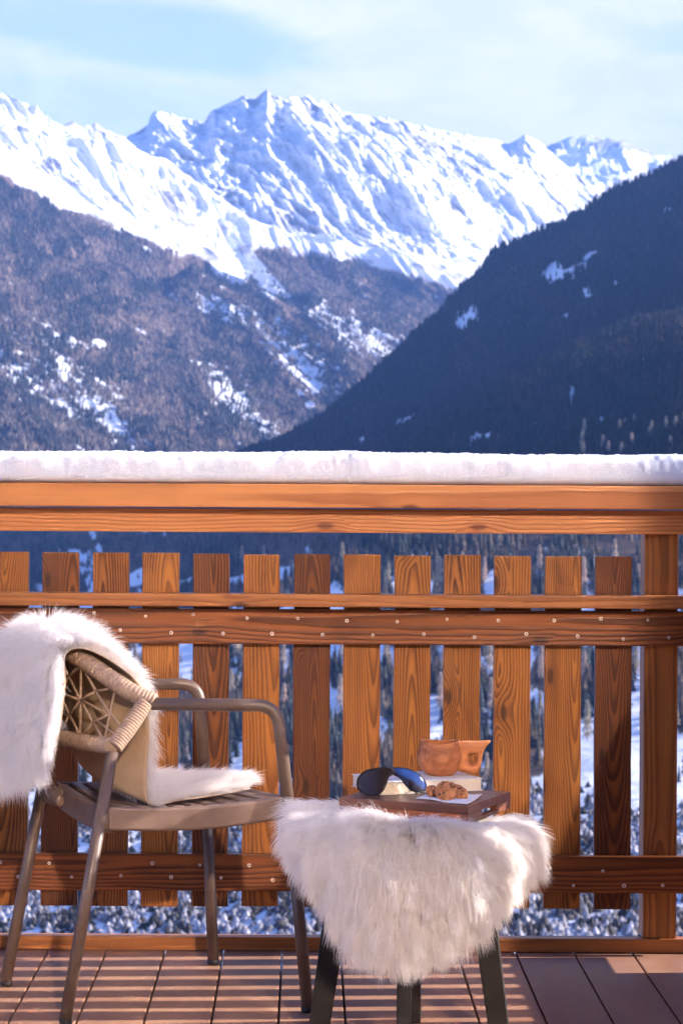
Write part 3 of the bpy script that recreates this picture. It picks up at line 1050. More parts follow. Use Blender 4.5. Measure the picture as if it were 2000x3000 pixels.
XL, XR = -2.9, 1.19
part(box_obj('handrail', XL, XR, 5.745, 5.915, 1.0815, 1.138, M['cap'], bev=0.004))
part(box_obj('upper_rail', XL, XR, 5.790, 5.850, 1.0205, 1.0775, M['cap'], bev=0.004))
part(box_obj('shelf_rail', XL, XR, 5.755, 5.818, 0.842, 0.8725, M['shelf'], bev=0.003))
mid = part(box_obj('screwed_rail', XL, XR, 5.797, 5.8195, 0.749, 0.834, M['rail'], bev=0.003))
low = part(box_obj('screwed_rail', XL, XR, 5.797, 5.8195, 0.149, 0.239, M['rail'], bev=0.003))
part(box_obj('kick_board', XL, XR, 5.812, 5.850, 0.0025, 0.0355, M['shelf'], bev=0.002))


def rough_board(name, w, t, h, mat, parent, loc, seed):
    """a sawn picket: slightly bowed edges, chamfered end corners"""
    rr = random.Random(seed)
    bm = bmesh.new()
    n = 12
    rows = []
    for i in range(n + 1):
        z = -h / 2 + h * i / n
        e0 = -w / 2 + rr.uniform(-0.0008, 0.0008); e1 = w / 2 + rr.uniform(-0.0008, 0.0008)
        rows.append([bm.verts.new(p) for p in ((e0, -t / 2, z), (e1, -t / 2, z), (e1, t / 2, z), (e0, t / 2, z))])
    for i in range(n):
        for j in range(4):
            bm.faces.new((rows[i][j], rows[i][(j + 1) % 4], rows[i + 1][(j + 1) % 4], rows[i + 1][j]))
    bm.faces.new(rows[0][::-1]); bm.faces.new(rows[-1])
    bmesh.ops.recalc_face_normals(bm, faces=bm.faces)
    es = [e for e in bm.edges if e.calc_face_angle(0) > 0.6]
    bmesh.ops.bevel(bm, geom=es, offset=0.0022, segments=2, profile=0.6, affect='EDGES')
    o = from_bm(name, bm, mat, None, loc)
    return reparent(o, parent)


TONES = {-1: (.52, .3), 0: (.80, .7), 1: (.62, .3), 2: (.42, .1), 3: (.86, .7), 4: (.38, .3), 5: (.95, .8), 6: (.46, .3), 7: (.55, .1), 8: (.50, .2), 9: (.48, .1), 10: (.50, .25), 11: (.80, 1.0), 13: (.6, .3)}
zc, hh = (0.9676 + 0.108) / 2, 0.9676 - 0.108
for k in range(-18, 15):
    xc = -0.5965 + 0.1223 * k
    if k == 12:
        part(box_obj('post', 0.824, 0.906, 5.8205, 5.895, 0.0365, 1.0200, M['post'], bev=0.003))
        continue
    if xc > 1.06: continue
    j = random.Random(k).uniform
    pk_ = rough_board('picket', 0.089 + j(-0.001, 0.001), 0.022, hh + j(-0.003, 0.003), M['picket'], rail, (xc + j(-0.001, 0.001), 5.832, zc - k * 0.0002), k)
    dk, rd = TONES.get(k, (0.5 + j(-0.15, 0.3), j(0, 0.8)))
    pk_.color = (0.48 + (dk - 0.45) * 1.15, rd, 0.5, 1)

# screws: a rim and a dark socket each
sb = bmesh.new()
prof = [(0.0, 0.0008), (0.0012, 0.0008), (0.0018, -0.0015), (0.0036, -0.0022), (0.0046, -0.0006), (0.0046, 0.0012)]
seg = 16
rings = []
for (rr_, yy) in prof:
    if rr_ == 0:
        rings.append([sb.verts.new((0, yy, 0))])
    else:
        rings.append([sb.verts.new((rr_ * math.cos(2 * PI * a / seg), yy, rr_ * math.sin(2 * PI * a / seg))) for a in range(seg)])
for i in range(len(rings) - 1):
    for a in range(seg):
        if len(rings[i]) == 1:
            f = sb.faces.new((rings[0][0], rings[1][a], rings[1][(a + 1) % seg])); f.material_index = 1
        else:
            f = sb.faces.new((rings[i][a], rings[i + 1][a], rings[i + 1][(a + 1) % seg], rings[i][(a + 1) % seg]))
            f.material_index = 1 if i == 1 else 0
bmesh.ops.recalc_face_normals(sb, faces=sb.faces)
scr = from_bm('screw', sb, M['steel'], None, (0, 0, 0), True)
scr.data.materials.append(M['screwhole'])
S1 = [(134, 1799), (278, 1799), (429, 1808), (568, 1802), (726, 1812), (874, 1812), (1018, 1818), (1165, 1820), (1311, 1812), (1461, 1815), (1624, 1814), (1761, 1808), (1898, 1811),
      (355, 1849), (504, 1856), (656, 1857), (799, 1857), (947, 1859), (1094, 1860), (1243, 1856), (1391, 1864), (1543, 1854), (1693, 1860), (1827, 1867), (1960, 1862)]
S2 = [(8, 2531), (151, 2533), (453, 2532), (592, 2536), (736, 2536), (61, 2573), (217, 2573), (361, 2568), (508, 2572), (654, 2573), (805, 2579), (1615, 2541), (1771, 2547), (1685, 2590), (1833, 2590), (1946, 2588)]
first = True
for spots_, brd in ((S1, mid), (S2, low)):
    for (sx, sy) in spots_:
        p = P(sx, sy, 5.796)
        if first:
            s_ = scr; first = False
        else:
            s_ = scr.copy(); COL.objects.link(s_)
        s_.parent = brd
        s_.location = Vector((p.x, 5.7965, p.z)) - Vector(brd.location)
        s_.rotation_euler = (random.uniform(-.25, .25), random.uniform(0, 6.28), random.uniform(-.25, .25))
        s_.scale = (random.uniform(0.75, 1.1),) * 3
tag(rail, 'long orange-brown wooden picket railing of the balcony, dusted with snow along its handrail', 'railing')

# side railing, out of the picture on the right: the sun comes through its pickets
SX0 = -0.07          # side railing offset
side = empty('side_railing', (1.17 + SX0, 5.0, 0))
ps = lambda o: reparent(o, side)
Y0, Y1 = -1.0, 5.73
ps(box_obj('handrail', 1.12 + SX0, 1.26 + SX0, Y0, 5.740, 1.0815, 1.138, M['cap']))
ps(box_obj('upper_rail', 1.14 + SX0, 1.20 + SX0, Y0, 5.780, 1.0205, 1.0775, M['cap']))
ps(box_obj('screwed_rail', 1.147 + SX0, 1.168 + SX0, Y0, 5.78, 0.749, 0.834, M['rail']))
ps(box_obj('screwed_rail', 1.147 + SX0, 1.168 + SX0, Y0, 5.78, 0.149, 0.239, M['rail']))
ps(box_obj('kick_board', 1.12 + SX0, 1.146 + SX0, Y0, 5.600, 0.0025, 0.148, M['shelf']))  # unseen board added to block low sun that would light the deck corner
for k in range(0, 58):
    yc = 5.752 - 0.1125 * k
    if yc - 0.05 < Y0: break
    rough_board('picket', 0.022, 0.073, hh - 0.05, M['picket'], side, (1.1795 + SX0, yc, zc + 0.025), 100 + k)
tag(side, 'wooden picket side railing turning the corner to the right of the balcony', 'railing')

# snow along the handrail
def snow_strip():
    nu_, nv_ = 900, 40
    xs = np.linspace(XL, XR - 0.01, nu_)
    V = np.zeros((nu_, nv_, 3))
    th = np.linspace(-0.5 * PI, 1.5 * PI, nv_ + 1)[:-1]
    for i, x_ in enumerate(xs):
        top = 0.078 + 0.0035 * math.sin(x_ * 2.1 + 1) + 0.016 * (float(fbm(np.array(x_ * 3.0 + 50), np.array(0.5), 4)) - 0.5) - 0.002 * x_
        fr = 0.010 * (float(fbm(np.array(x_ * 9.0 + 20), np.array(7.5), 4)) - 0.5)
        c = np.cos(th); s = np.sin(th)
        ex = 0.42
        yy = np.sign(c) * np.abs(c) ** ex * (0.082 + fr)
        zz = np.sign(s) * np.abs(s) ** 0.50 * 0.5 + 0.5
        V[i, :, 0] = x_
        V[i, :, 1] = 5.832 - yy * (1 - 0.10 * zz ** 2)
        V[i, :, 2] = 1.1365 + zz * top
    ed = (fbm(V[..., 0] * 160, V[..., 1] * 160 + V[..., 2] * 130, 4) - 0.5) * 0.0022
    upw = sstep(V[..., 2], 1.175, 1.205)
    V[..., 2] += ed * upw * 3.2 + upw * (fbm(V[..., 0] * 30, V[..., 1] * 30, 3) - 0.5) * 0.005
    V[..., 1] += ed * 0.6
    # the little slumped notch beside the middle
    nx = np.exp(-((V[..., 0] - 0.09) / 0.036) ** 2)
    V[..., 1] += nx * 0.010 * (V[..., 1] < 5.80) * (fbm(V[..., 0] * 260, V[..., 2] * 200, 3))
    V[..., 1] -= 0.010 * (V[..., 1] < 5.81) * sstep(V[..., 2], 1.150, 1.195) * (fbm(V[..., 0] * 22 + 4, V[..., 2] * 30, 4) - 0.5)
    V[..., 1] -= 0.006 * (V[..., 1] < 5.81) * (1 - sstep(V[..., 2], 1.138, 1.146)) * (fbm(V[..., 0] * 45 + 9, V[..., 2] * 3, 4) - 0.5)
    V = V.reshape(-1, 3)
    idx = np.arange(nu_ * nv_).reshape(nu_, nv_)
    a = idx[:-1]; b_ = idx[1:]
    F = np.stack([a, np.roll(a, -1, 1), np.roll(b_, -1, 1), b_], -1).reshape(-1, 4)
    me = np_mesh('snow', V, F, True)
    o = link_mesh('snow', me, M['snow'])
    tag(o, 'soft white layer of snow lying along the handrail of the wooden railing', 'snow', kind='stuff')


snow_strip()

# ================================================================= GLAZED DOOR BEHIND THE CAMERA (throws the sun back on the fence)
out_h = Vector((-0.20, 0.9798, 0))
in_h = Vector((-math.cos(SUN_AZ), -math.sin(SUN_AZ), 0))
nrm = (out_h - in_h).normalized()
along = Vector((-nrm.y, nrm.x, 0))
A = Vector((0.800 + 0.204 * (5.80 + 3.0), -3.0, 0))
gl = empty('glazed_door', A)
gm, gb = new_mat('mirror_glazing')
gp = pbsdf(gb, (0.245, 0.207, 0.172), 0.05, Metallic=1.0)
Mg = Matrix.Translation(A) @ Matrix(((along.x, -nrm.x, 0, 0), (along.y, -nrm.y, 0, 0), (0, 0, 1, 0), (0, 0, 0, 1)))
bm = bmesh.new()
add_box(bm, 0.0, 3.3, 0.0, 0.02, 2.0, 5.2, M=Mg)
reparent(from_bm('pane', bm, gm), gl)
bm = bmesh.new()
add_box(bm, 0.0, 3.3, 0.001, 0.06, 5.205, 5.30, M=Mg)
add_box(bm, 0.0, 3.3, 0.001, 0.06, 0.0, 1.995, M=Mg)
reparent(from_bm('frame', bm, M['shelf']), gl)
tag(gl, 'tall sun-reflecting glazed door leaf standing ajar behind the camera', 'door')

# ================================================================= CHALET BEHIND AND OVER THE BALCONY
ch = empty('chalet', (0, -5, 0))
M['facade'] = wood('facade_wood', (0.10, 0.035, 0.012), (0.34, 0.14, 0.05), 'X', 60.0, 0.6, 0.6, 0.01, 0.2, 0.3, 0.0, 0.05)
bm = bmesh.new()
for k in range(30):
    add_box(bm, -6.5, 6.5, -5.2 + 0.004 * (k % 2), -5.0, -0.3 + k * 0.205, -0.3 + k * 0.205 + 0.2, 0.006, 1)
reparent(from_bm('wall', bm, M['facade']), ch)
bm = bmesh.new()
for k in range(46):
    add_box(bm, -6.5 + k * 0.205, -6.5 + k * 0.205 + 0.2, -5.3, 2.6, 5.55, 5.58, 0.004, 1)
for k in range(8):
    add_box(bm, -6.4 + k * 1.3, -6.26 + k * 1.3, -5.3, 2.5, 5.585, 5.75, 0.006, 1)
reparent(from_bm('roof', bm, M['facade']), ch)
tag(ch, 'wooden chalet wall and eaves behind the camera', 'chalet')

# ================================================================= FUR
def make_fur(name, root_p, nrm_, comb, n_clump_of, length, parent, seed, npts=7, radius=0.00035, clump=0.6, wild=0.35, curl=0.006):
    """hair curves: root_p, nrm_, comb (n,3); n_clump_of: clump id per strand; length (n,)"""
    rg = np.random.default_rng(seed)
    n = len(root_p)
    ids, inv = np.unique(n_clump_of, return_inverse=True)
    nc = len(ids)
    cnt = np.bincount(inv, minlength=nc)[:, None]
    def mean(a):
        o = np.zeros((nc, 3)); np.add.at(o, inv, a); return o / cnt
    croot, cn, cc = mean(root_p), mean(nrm_), mean(comb)
    cdir = rg.normal(size=(nc, 3)) * wild
    clen = 0.8 + 0.4 * rg.random(nc)
    wave_a = rg.normal(size=(nc, 3)) * curl
    ph = rg.random(nc) * 6.28
    sdir = rg.normal(size=(n, 3)) * 0.20
    L = length * (0.65 + 0.45 * rg.random(n))
    T = np.linspace(0, 1, npts)
    P_ = np.zeros((n, npts, 3)); G = np.zeros((nc, npts, 3))
    P_[:, 0] = root_p; G[:, 0] = croot
    Lc = np.bincount(inv, weights=L, minlength=nc) / cnt[:, 0] * clen
    for k in range(1, npts):
        t = T[k]
        d = nrm_ * max(0.0, 1.05 - 1.1 * t) + comb * (0.25 + 1.1 * t) + cdir[inv] * (0.4 + 0.6 * t) + sdir * (0.3 + t)
        d /= np.linalg.norm(d, axis=1)[:, None] + 1e-9
        P_[:, k] = P_[:, k - 1] + d * (L * clen[inv] / (npts - 1))[:, None]
        dg = cn * max(0.0, 1.05 - 1.1 * t) + cc * (0.25 + 1.1 * t) + cdir * (0.4 + 0.6 * t)
        dg /= np.linalg.norm(dg, axis=1)[:, None] + 1e-9
        G[:, k] = G[:, k - 1] + dg * (Lc / (npts - 1))[:, None] + wave_a * math.cos(t * 5 + 1) * 0.5
    w = (clump * T ** 1.1)[None, :, None] * (0.6 + 0.4 * rg.random((n, 1, 1)))
    P_ = P_ * (1 - w) + G[inv] * w
    hc = bpy.data.hair_curves.new(name)
    hc.add_curves([npts] * n)
    hc.attributes['position'].data.foreach_set('vector', P_.astype(np.float32).ravel())
    ra = hc.attributes.get('radius') or hc.attributes.new('radius', 'FLOAT', 'POINT')
    rr = (radius * (1 - 0.88 * T ** 1.6))[None, :] * (0.7 + 0.6 * rg.random((n, 1)))
    ra.data.foreach_set('value', rr.astype(np.float32).ravel())
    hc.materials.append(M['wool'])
    o = bpy.data.objects.new(name, hc)
    COL.objects.link(o)
    o.parent = parent
    return o


def grid_normals(G):
    du = np.gradient(G, axis=0); dv = np.gradient(G, axis=1)
    n = np.cross(du, dv)
    return n / (np.linalg.norm(n, axis=2)[..., None] + 1e-12)


def grid_sample(G, N, n, rg, mask=None):
    du = np.gradient(G, axis=0); dv = np.gradient(G, axis=1)
    A_ = np.linalg.norm(np.cross(du, dv), axis=2)[:-1, :-1]
    if mask is not None:
        A_ = A_ * mask[:-1, :-1]
    w = A_.ravel() / A_.sum()
    pk = rg.choice(len(w), n, p=w)
    nj = G.shape[1] - 1
    i, j = pk // nj, pk % nj
    u, v = rg.random((n, 1)), rg.random((n, 1))
    def s(Q):
        return (Q[i, j] * (1 - v) + Q[i, j + 1] * v) * (1 - u) + (Q[i + 1, j] * (1 - v) + Q[i + 1, j + 1] * v) * u
    p, nn = s(G), s(N)
    nn /= np.linalg.norm(nn, axis=1)[:, None] + 1e-9
    return p, nn, (i + u[:, 0]), (j + v[:, 0])


def clump_ids(p, size, rg):
    q = p / size + rg.normal(size=p.shape) * 0.18
    q = np.floor(q + 0.35 * np.sin(q[:, ::-1] * 2.1)).astype(np.int64) + 5000
    return q[:, 0] * 100003 + q[:, 1] * 317 + q[:, 2] * 100000007


def sheet_mesh(name, G, N, mat, parent, thick=0.002):
    nu_, nv_ = G.shape[:2]
    top = G.reshape(-1, 3); bot = (G - N * thick).reshape(-1, 3)
    idx = np.arange(nu_ * nv_).reshape(nu_, nv_)
    def quads(ix, flip):
        q = np.stack([ix[:-1, :-1], ix[1:, :-1], ix[1:, 1:], ix[:-1, 1:]], -1).reshape(-1, 4)
        return q[:, ::-1] if flip else q
    F = [quads(idx, False), quads(idx + nu_ * nv_, True)]
    rim = np.concatenate([idx[:, 0], idx[-1, 1:], idx[-2::-1, -1], idx[0, -2:0:-1]])
    r2 = np.roll(rim, -1)
    F.append(np.stack([r2, rim, rim + nu_ * nv_, r2 + nu_ * nv_], -1))
    nq = len(F[0])
    me = np_mesh(name, np.vstack([top, bot]), np.vstack(F), True)
    o = link_mesh(name, me, mat, parent)
    if name == 'hide':      # the wool side is pale at the roots
        me.materials.append(M['fleece'])
        mi = np.zeros(len(me.polygons), np.int32); mi[:nq] = 1
        me.polygons.foreach_set('material_index', mi)
    return o


# ================================================================= CHAIR
F_ = np.array([0.928, 0.373, 0.0]); L_ = np.array([-0.373, 0.928, 0.0])
O_ = np.array([-0.345, 5.17, 0.0])


def CH(a, b_, z):
    return O_ + F_ * a + L_ * b_ + np.array([0, 0, z])


chair = empty('armchair', (-0.33, 5.32, 0))
cp = lambda o: reparent(o, chair)
R = 0.0133
BRf, BLf, FLf, FRf = np.array([-0.4995, 5.016, 0]), np.array([-0.672, 5.397, 0]), np.array([-0.2135, 5.651, 0]), np.array([0.009, 5.151, 0])
Rc, Lc = CH(0.0, 0.0, 0.662), CH(0.0, 0.50, 0.662)
Rlow, Llow = np.array([-0.412, 5.12, 0.563]), np.array([-0.585, 5.56, 0.563])
FRb, FLb = np.array([-0.064, 5.205, 0.652]), np.array([-0.255, 5.655, 0.660])
FRs, FLs = np.array([-0.030, 5.175, 0.40]), np.array([-0.232, 5.652, 0.40])


def leg(foot, pts, nm='leg'):
    path = bend([foot + np.array([0, 0, 0.012])] + pts, 0.05, 6)
    o = cp(tube_obj(nm, catmull(path, 40) if False else path, R, M['frame'], None, 18))
    d = (np.array(pts[0]) - foot); d /= np.linalg.norm(d)
    c = tube_obj('foot_cap', [foot + d * 0.0005, foot + d * 0.004, foot + d * 0.014], [R * 0.7, R * 1.02, R * 1.02], M['rubber'], None, 18)
    reparent(c, chair); c.parent = o
    return o


leg(BRf, [Rlow])
leg(BLf, [Llow])
leg(FRf, [FRs])
leg(FLf, [FLs])
# armrests run on down as the upper part of the front legs
cp(tube_obj('armrest', bend([FRs, FRb + np.array([0.003, 0, 0.004]), Rc], 0.045, 12), R * 1.03, M['frame'], None, 20))
cp(tube_obj('armrest', bend([FLs, FLb + np.array([0.003, 0, 0.004]), Lc], 0.045, 12), R * 1.03, M['frame'], None, 20))

# rope wound back frame
def wound(path, r0, n, turns, name='back_frame'):
    c = catmull(path, n)
    s = np.linspace(0, 1, n)
    rr = r0 + 0.0016 * np.abs(np.sin(s * turns * PI)) ** 0.7
    return c, rr


segs = [
    ([Rlow + np.array([0.004, 0.004, 0.01]), Rlow * 0.5 + Rc * 0.5, Rc + np.array([0.0, 0, 0.001])], 0.0175, 260, 18),
    ([CH(0.02, 0.0, 0.664), CH(-0.03, 0.03, 0.690), CH(-0.085, 0.10, 0.735), CH(-0.115, 0.17, 0.762), CH(-0.125, 0.25, 0.770), CH(-0.115, 0.33, 0.762), CH(-0.085, 0.40, 0.735), CH(-0.03, 0.47, 0.690), CH(0.02, 0.50, 0.664)], 0.0185, 900, 74),
    ([Llow, Llow * 0.5 + Lc * 0.5, Lc], 0.0175, 200, 18),
    ([Rlow + np.array([-0.002, 0, 0.012]), CH(-0.115, 0.12, 0.572), CH(-0.130, 0.24, 0.572), CH(-0.115, 0.36, 0.572), Llow + np.array([0, 0, 0.012])], 0.0165, 500, 44),
]
c0, r0 = wound(*segs[0])
ex = [wound(*s_) for s_ in segs[1:]]
cp(tube_obj('back_frame', c0, r0, M['rope'], None, 16, extra=ex))

# lattice of thin cord stretched inside the back
topc = catmull([CH(-0.03, 0.03, 0.675), CH(-0.085, 0.10, 0.722), CH(-0.115, 0.17, 0.748), CH(-0.125, 0.25, 0.755), CH(-0.115, 0.33, 0.748), CH(-0.085, 0.40, 0.722), CH(-0.03, 0.47, 0.675)], 30)
botc = catmull([Rlow + np.array([0, 0, .02]), CH(-0.115, 0.12, 0.585), CH(-0.130, 0.24, 0.585), CH(-0.115, 0.36, 0.585), Llow + np.array([0, 0, .02])], 30)
strands = []
node = lambda i, t: topc[i] * (1 - t) + botc[i] * t
cols = [2, 8, 14, 20, 26]
for k, i in enumerate(cols[:-1]):
    j = cols[k + 1]
    mi = (i + j) // 2
    for t0, t1 in ((0.0, 0.5), (0.5, 1.0)):
        strands += [(node(i, t0), node(mi, (t0 + t1) / 2)), (node(mi, (t0 + t1) / 2), node(j, t1)), (node(j, t0), node(mi, (t0 + t1) / 2)), (node(mi, (t0 + t1) / 2), node(i, t1))]
    strands += [(node(i, 0.5), node(j, 0.5))]
    strands.append((node(i, 0), node(i, 1)))
strands.append((Rlow * 0.6 + Rc * 0.4, node(4, 0.36)))
strands.append((Rlow * 0.75 + Rc * 0.25, node(4, 0.70)))
cp(tube_obj('lattice', np.array(strands[0]), 0.0032, M['rope'], None, 6, extra=[(np.array(s_), 0.0032) for s_ in strands[1:]]))

# seat: moulded rim with slats running across
bm = bmesh.new()
RF, RB, LF, LB = np.array([-0.030, 5.185]), np.array([-0.415, 5.085]), np.array([-0.228, 5.655]), np.array([-0.575, 5.52])


def spt(a, b_, z):
    """seat plane: a 0 back..1 front, b 0 near..1 far"""
    p = (RB * (1 - a) + RF * a) * (1 - b_) + (LB * (1 - a) + LF * a) * b_
    dip = -0.010 * math.sin(PI * min(max(b_, 0), 1)) - 0.012 * math.sin(PI * a)
    return (p[0], p[1], z + 0.448 * (1 - a) + 0.462 * a + dip)


def slab(bm, a0, a1, b0, b1, z0, z1, na=6, nb=8):
    vt = [[bm.verts.new(spt(a0 + (a1 - a0) * i / na, b0 + (b1 - b0) * j / nb, z1)) for j in range(nb + 1)] for i in range(na + 1)]
    vb = [[bm.verts.new(spt(a0 + (a1 - a0) * i / na, b0 + (b1 - b0) * j / nb, z0)) for j in range(nb + 1)] for i in range(na + 1)]
    for i in range(na):
        for j in range(nb):
            bm.faces.new((vt[i][j], vt[i + 1][j], vt[i + 1][j + 1], vt[i][j + 1]))
            bm.faces.new((vb[i][j], vb[i][j + 1], vb[i + 1][j + 1], vb[i + 1][j]))
    for i in range(na):
        bm.faces.new((vt[i][0], vb[i][0], vb[i + 1][0], vt[i + 1][0]))
        bm.faces.new((vt[i][nb], vt[i + 1][nb], vb[i + 1][nb], vb[i][nb]))
    for j in range(nb):
        bm.faces.new((vt[0][j], vt[0][j + 1], vb[0][j + 1], vb[0][j]))
        bm.faces.new((vt[na][j], vb[na][j], vb[na][j + 1], vt[na][j + 1]))


slab(bm, 0.0, 1.0, 0.0, 0.06, -0.048, 0.002, 14, 1)
slab(bm, 0.0, 1.0, 0.94, 1.0, -0.048, 0.002, 14, 1)
slab(bm, 0.94, 1.0, 0.06, 0.94, -0.046, 0.001, 1, 14)
slab(bm, 0.0, 0.06, 0.06, 0.94, -0.056, 0.001, 1, 14)
bmesh.ops.recalc_face_normals(bm, faces=bm.faces)
seat = cp(from_bm('seat', bm, M['seat']))
bv = seat.modifiers.new('bevel', 'BEVEL'); bv.width = 0.006; bv.segments = 3; bv.limit_method = 'ANGLE'; bv.angle_limit = 0.7
bm = bmesh.new()
for k in range(9):
    a = 0.075 + k * 0.096
    slab(bm, a, a + 0.074, 0.05, 0.95, -0.016, 0.004, 3, 14)
bmesh.ops.recalc_face_normals(bm, faces=bm.faces)
sl_ = from_bm('slats', bm, M['seat'])
reparent(sl_, chair); sl_.parent = seat
bv = sl_.modifiers.new('bevel', 'BEVEL'); bv.width = 0.004; bv.segments = 2; bv.limit_method = 'ANGLE'; bv.angle_limit = 0.7
# bracket arms from seat to the back legs
for (q0, q1) in ((spt(0.02, 0.86, -0.026), (-0.606, 5.515, 0.425)), (spt(0.02, 0.03, -0.028), (-0.441, 5.087, 0.418))):
    q0 = np.array(q0); q1 = np.array(q1)
    cp(tube_obj('bracket', [q0, q0 * 0.5 + q1 * 0.5, q1], [0.021, 0.020, 0.019], M['frame'], None, 12, flat=(0.55, 1.15)))
# oval maker's boss on the rear bracket
pb = P(241, 2372, 5.29)
bm = bmesh.new()
bmesh.ops.create_uvsphere(bm, u_segments=24, v_segments=12, radius=1.0, matrix=Matrix.Translation((-0.553, 5.41, 0.418)) @ Matrix.Rotation(0.35, 4, 'Z') @ Matrix.Diagonal((0.010, 0.004, 0.013, 1)))
cp(from_bm('badge', bm, M['seat'], None, None, True))
tag(chair, 'taupe metal outdoor armchair with beige rope back, turned to face away to the right', 'chair')

# ---------------- sheepskin over the chair
fur1 = empty('sheepskin_throw', (-0.45, 5.3, 0.75))
f1 = lambda o: reparent(o, fur1)
rows = []
# each row: near edge -> far edge (b grows), from the outer hem up over the back and down on to the seat
rows.append([CH(-0.190, 0.060, 0.520), CH(-0.215, 0.17, 0.490), CH(-0.235, 0.30, 0.480), CH(-0.245, 0.45, 0.485), CH(-0.240, 0.60, 0.51)])
rows.append([CH(-0.180, 0.045, 0.600), CH(-0.205, 0.17, 0.600), CH(-0.225, 0.30, 0.600), CH(-0.240, 0.45, 0.60), CH(-0.235, 0.61, 0.61)])
rows.append([CH(-0.165, 0.055, 0.700), CH(-0.185, 0.17, 0.705), CH(-0.205, 0.30, 0.71), CH(-0.215, 0.45, 0.70), CH(-0.205, 0.60, 0.69)])
rows.append([CH(-0.145, 0.115, 0.765), CH(-0.158, 0.20, 0.782), CH(-0.163, 0.30, 0.786), CH(-0.163, 0.44, 0.770), CH(-0.150, 0.56, 0.735)])
rows.append([CH(-0.105, 0.095, 0.776), CH(-0.115, 0.20, 0.794), CH(-0.125, 0.30, 0.797), CH(-0.115, 0.42, 0.780), CH(-0.080, 0.52, 0.745)])
rows.append([CH(-0.045, 0.055, 0.742), CH(-0.080, 0.17, 0.785), CH(-0.090, 0.27, 0.790), CH(-0.070, 0.38, 0.765), CH(-0.020, 0.46, 0.73)])
rows.append([CH(0.002, 0.030, 0.690), CH(-0.055, 0.14, 0.72), CH(-0.075, 0.26, 0.72), CH(-0.060, 0.38, 0.70), CH(-0.01, 0.49, 0.67)])
rows.append([CH(0.012, 0.010, 0.600), CH(-0.055, 0.12, 0.61), CH(-0.080, 0.25, 0.61), CH(-0.065, 0.38, 0.60), CH(-0.02, 0.48, 0.58)])
rows.append([CH(0.000, -0.010, 0.510), CH(-0.055, 0.09, 0.51), CH(-0.075, 0.21, 0.515), CH(-0.055, 0.33, 0.51), CH(-0.01, 0.42, 0.50)])
rows.append([CH(0.006, -0.020, 0.448), CH(-0.025, 0.06, 0.462), CH(-0.030, 0.15, 0.468), CH(-0.015, 0.24, 0.468), CH(0.03, 0.30, 0.468)])
rows.append([CH(0.080, -0.012, 0.452), CH(0.070, 0.05, 0.463), CH(0.065, 0.12, 0.465), CH(0.07, 0.19, 0.465), CH(0.09, 0.25, 0.465)])
rows.append([CH(0.170, 0.000, 0.458), CH(0.170, 0.035, 0.465), CH(0.170, 0.08, 0.467), CH(0.17, 0.13, 0.467), CH(0.17, 0.18, 0.467)])
rows.append([CH(0.245, 0.010, 0.466), CH(0.248, 0.02, 0.469), CH(0.25, 0.035, 0.470), CH(0.248, 0.05, 0.470), CH(0.24, 0.06, 0.470)])


def sheet_from_rows(rows, nu_, nv_, flip=False):
    A_ = np.array([catmull(r_, nv_) for r_ in rows])
    G = np.stack([catmull(A_[:, j], nu_) for j in range(nv_)], 1)
    N = grid_normals(G)
    if flip: N = -N
    return G, N


G1, N1 = sheet_from_rows(rows, 120, 50)
# wool side must face out behind the chair (-F) on the outer drape
if (N1[20, 25] @ (-F_)) < 0:
    N1 = -N1
sheet_mesh('hide', G1, N1, M['leather'], None)
hide1 = bpy.data.objects['hide']
f1(hide1)
rg = np.random.default_rng(3)
p, nn, ui, vi = grid_sample(G1, N1, 105000, rg)
down = np.array([0, 0, -1.0])
out = np.zeros_like(p)
vv = vi / 49.0; uu = ui / 119.0
near = -L_; far = L_
edge = np.where(vv < 0.5, -1, 1)[:, None] * (np.abs(vv - 0.5) * 2)[:, None] ** 4 * L_[None]
comb = down[None] * 0.95 * (1 - np.clip(nn[:, 2:3], 0, 1)) + edge * 1.1
comb += np.where(uu[:, None] < 0.32, -F_[None] * 0.35, F_[None] * 0.45) * np.clip(nn[:, 2:3], 0, 1)
comb += (uu > 0.8)[:, None] * F_[None] * 0.5
comb[:, 2] += np.where((uu > 0.45) & (uu < 0.8), 0.25, 0)
ln = np.interp(uu, [0, 0.1, 0.35, 0.45, 0.6, 0.8, 1.0], [0.078, 0.074, 0.066, 0.060, 0.054, 0.050, 0.055])
make_fur('wool', p, nn, comb, clump_ids(p, 0.015, rg), ln, None, 21, clump=0.46, wild=0.19)
w1 = bpy.data.objects['wool']; reparent(w1, fur1)
tag(fur1, 'long-haired white sheepskin draped over the back and seat of the armchair', 'sheepskin')

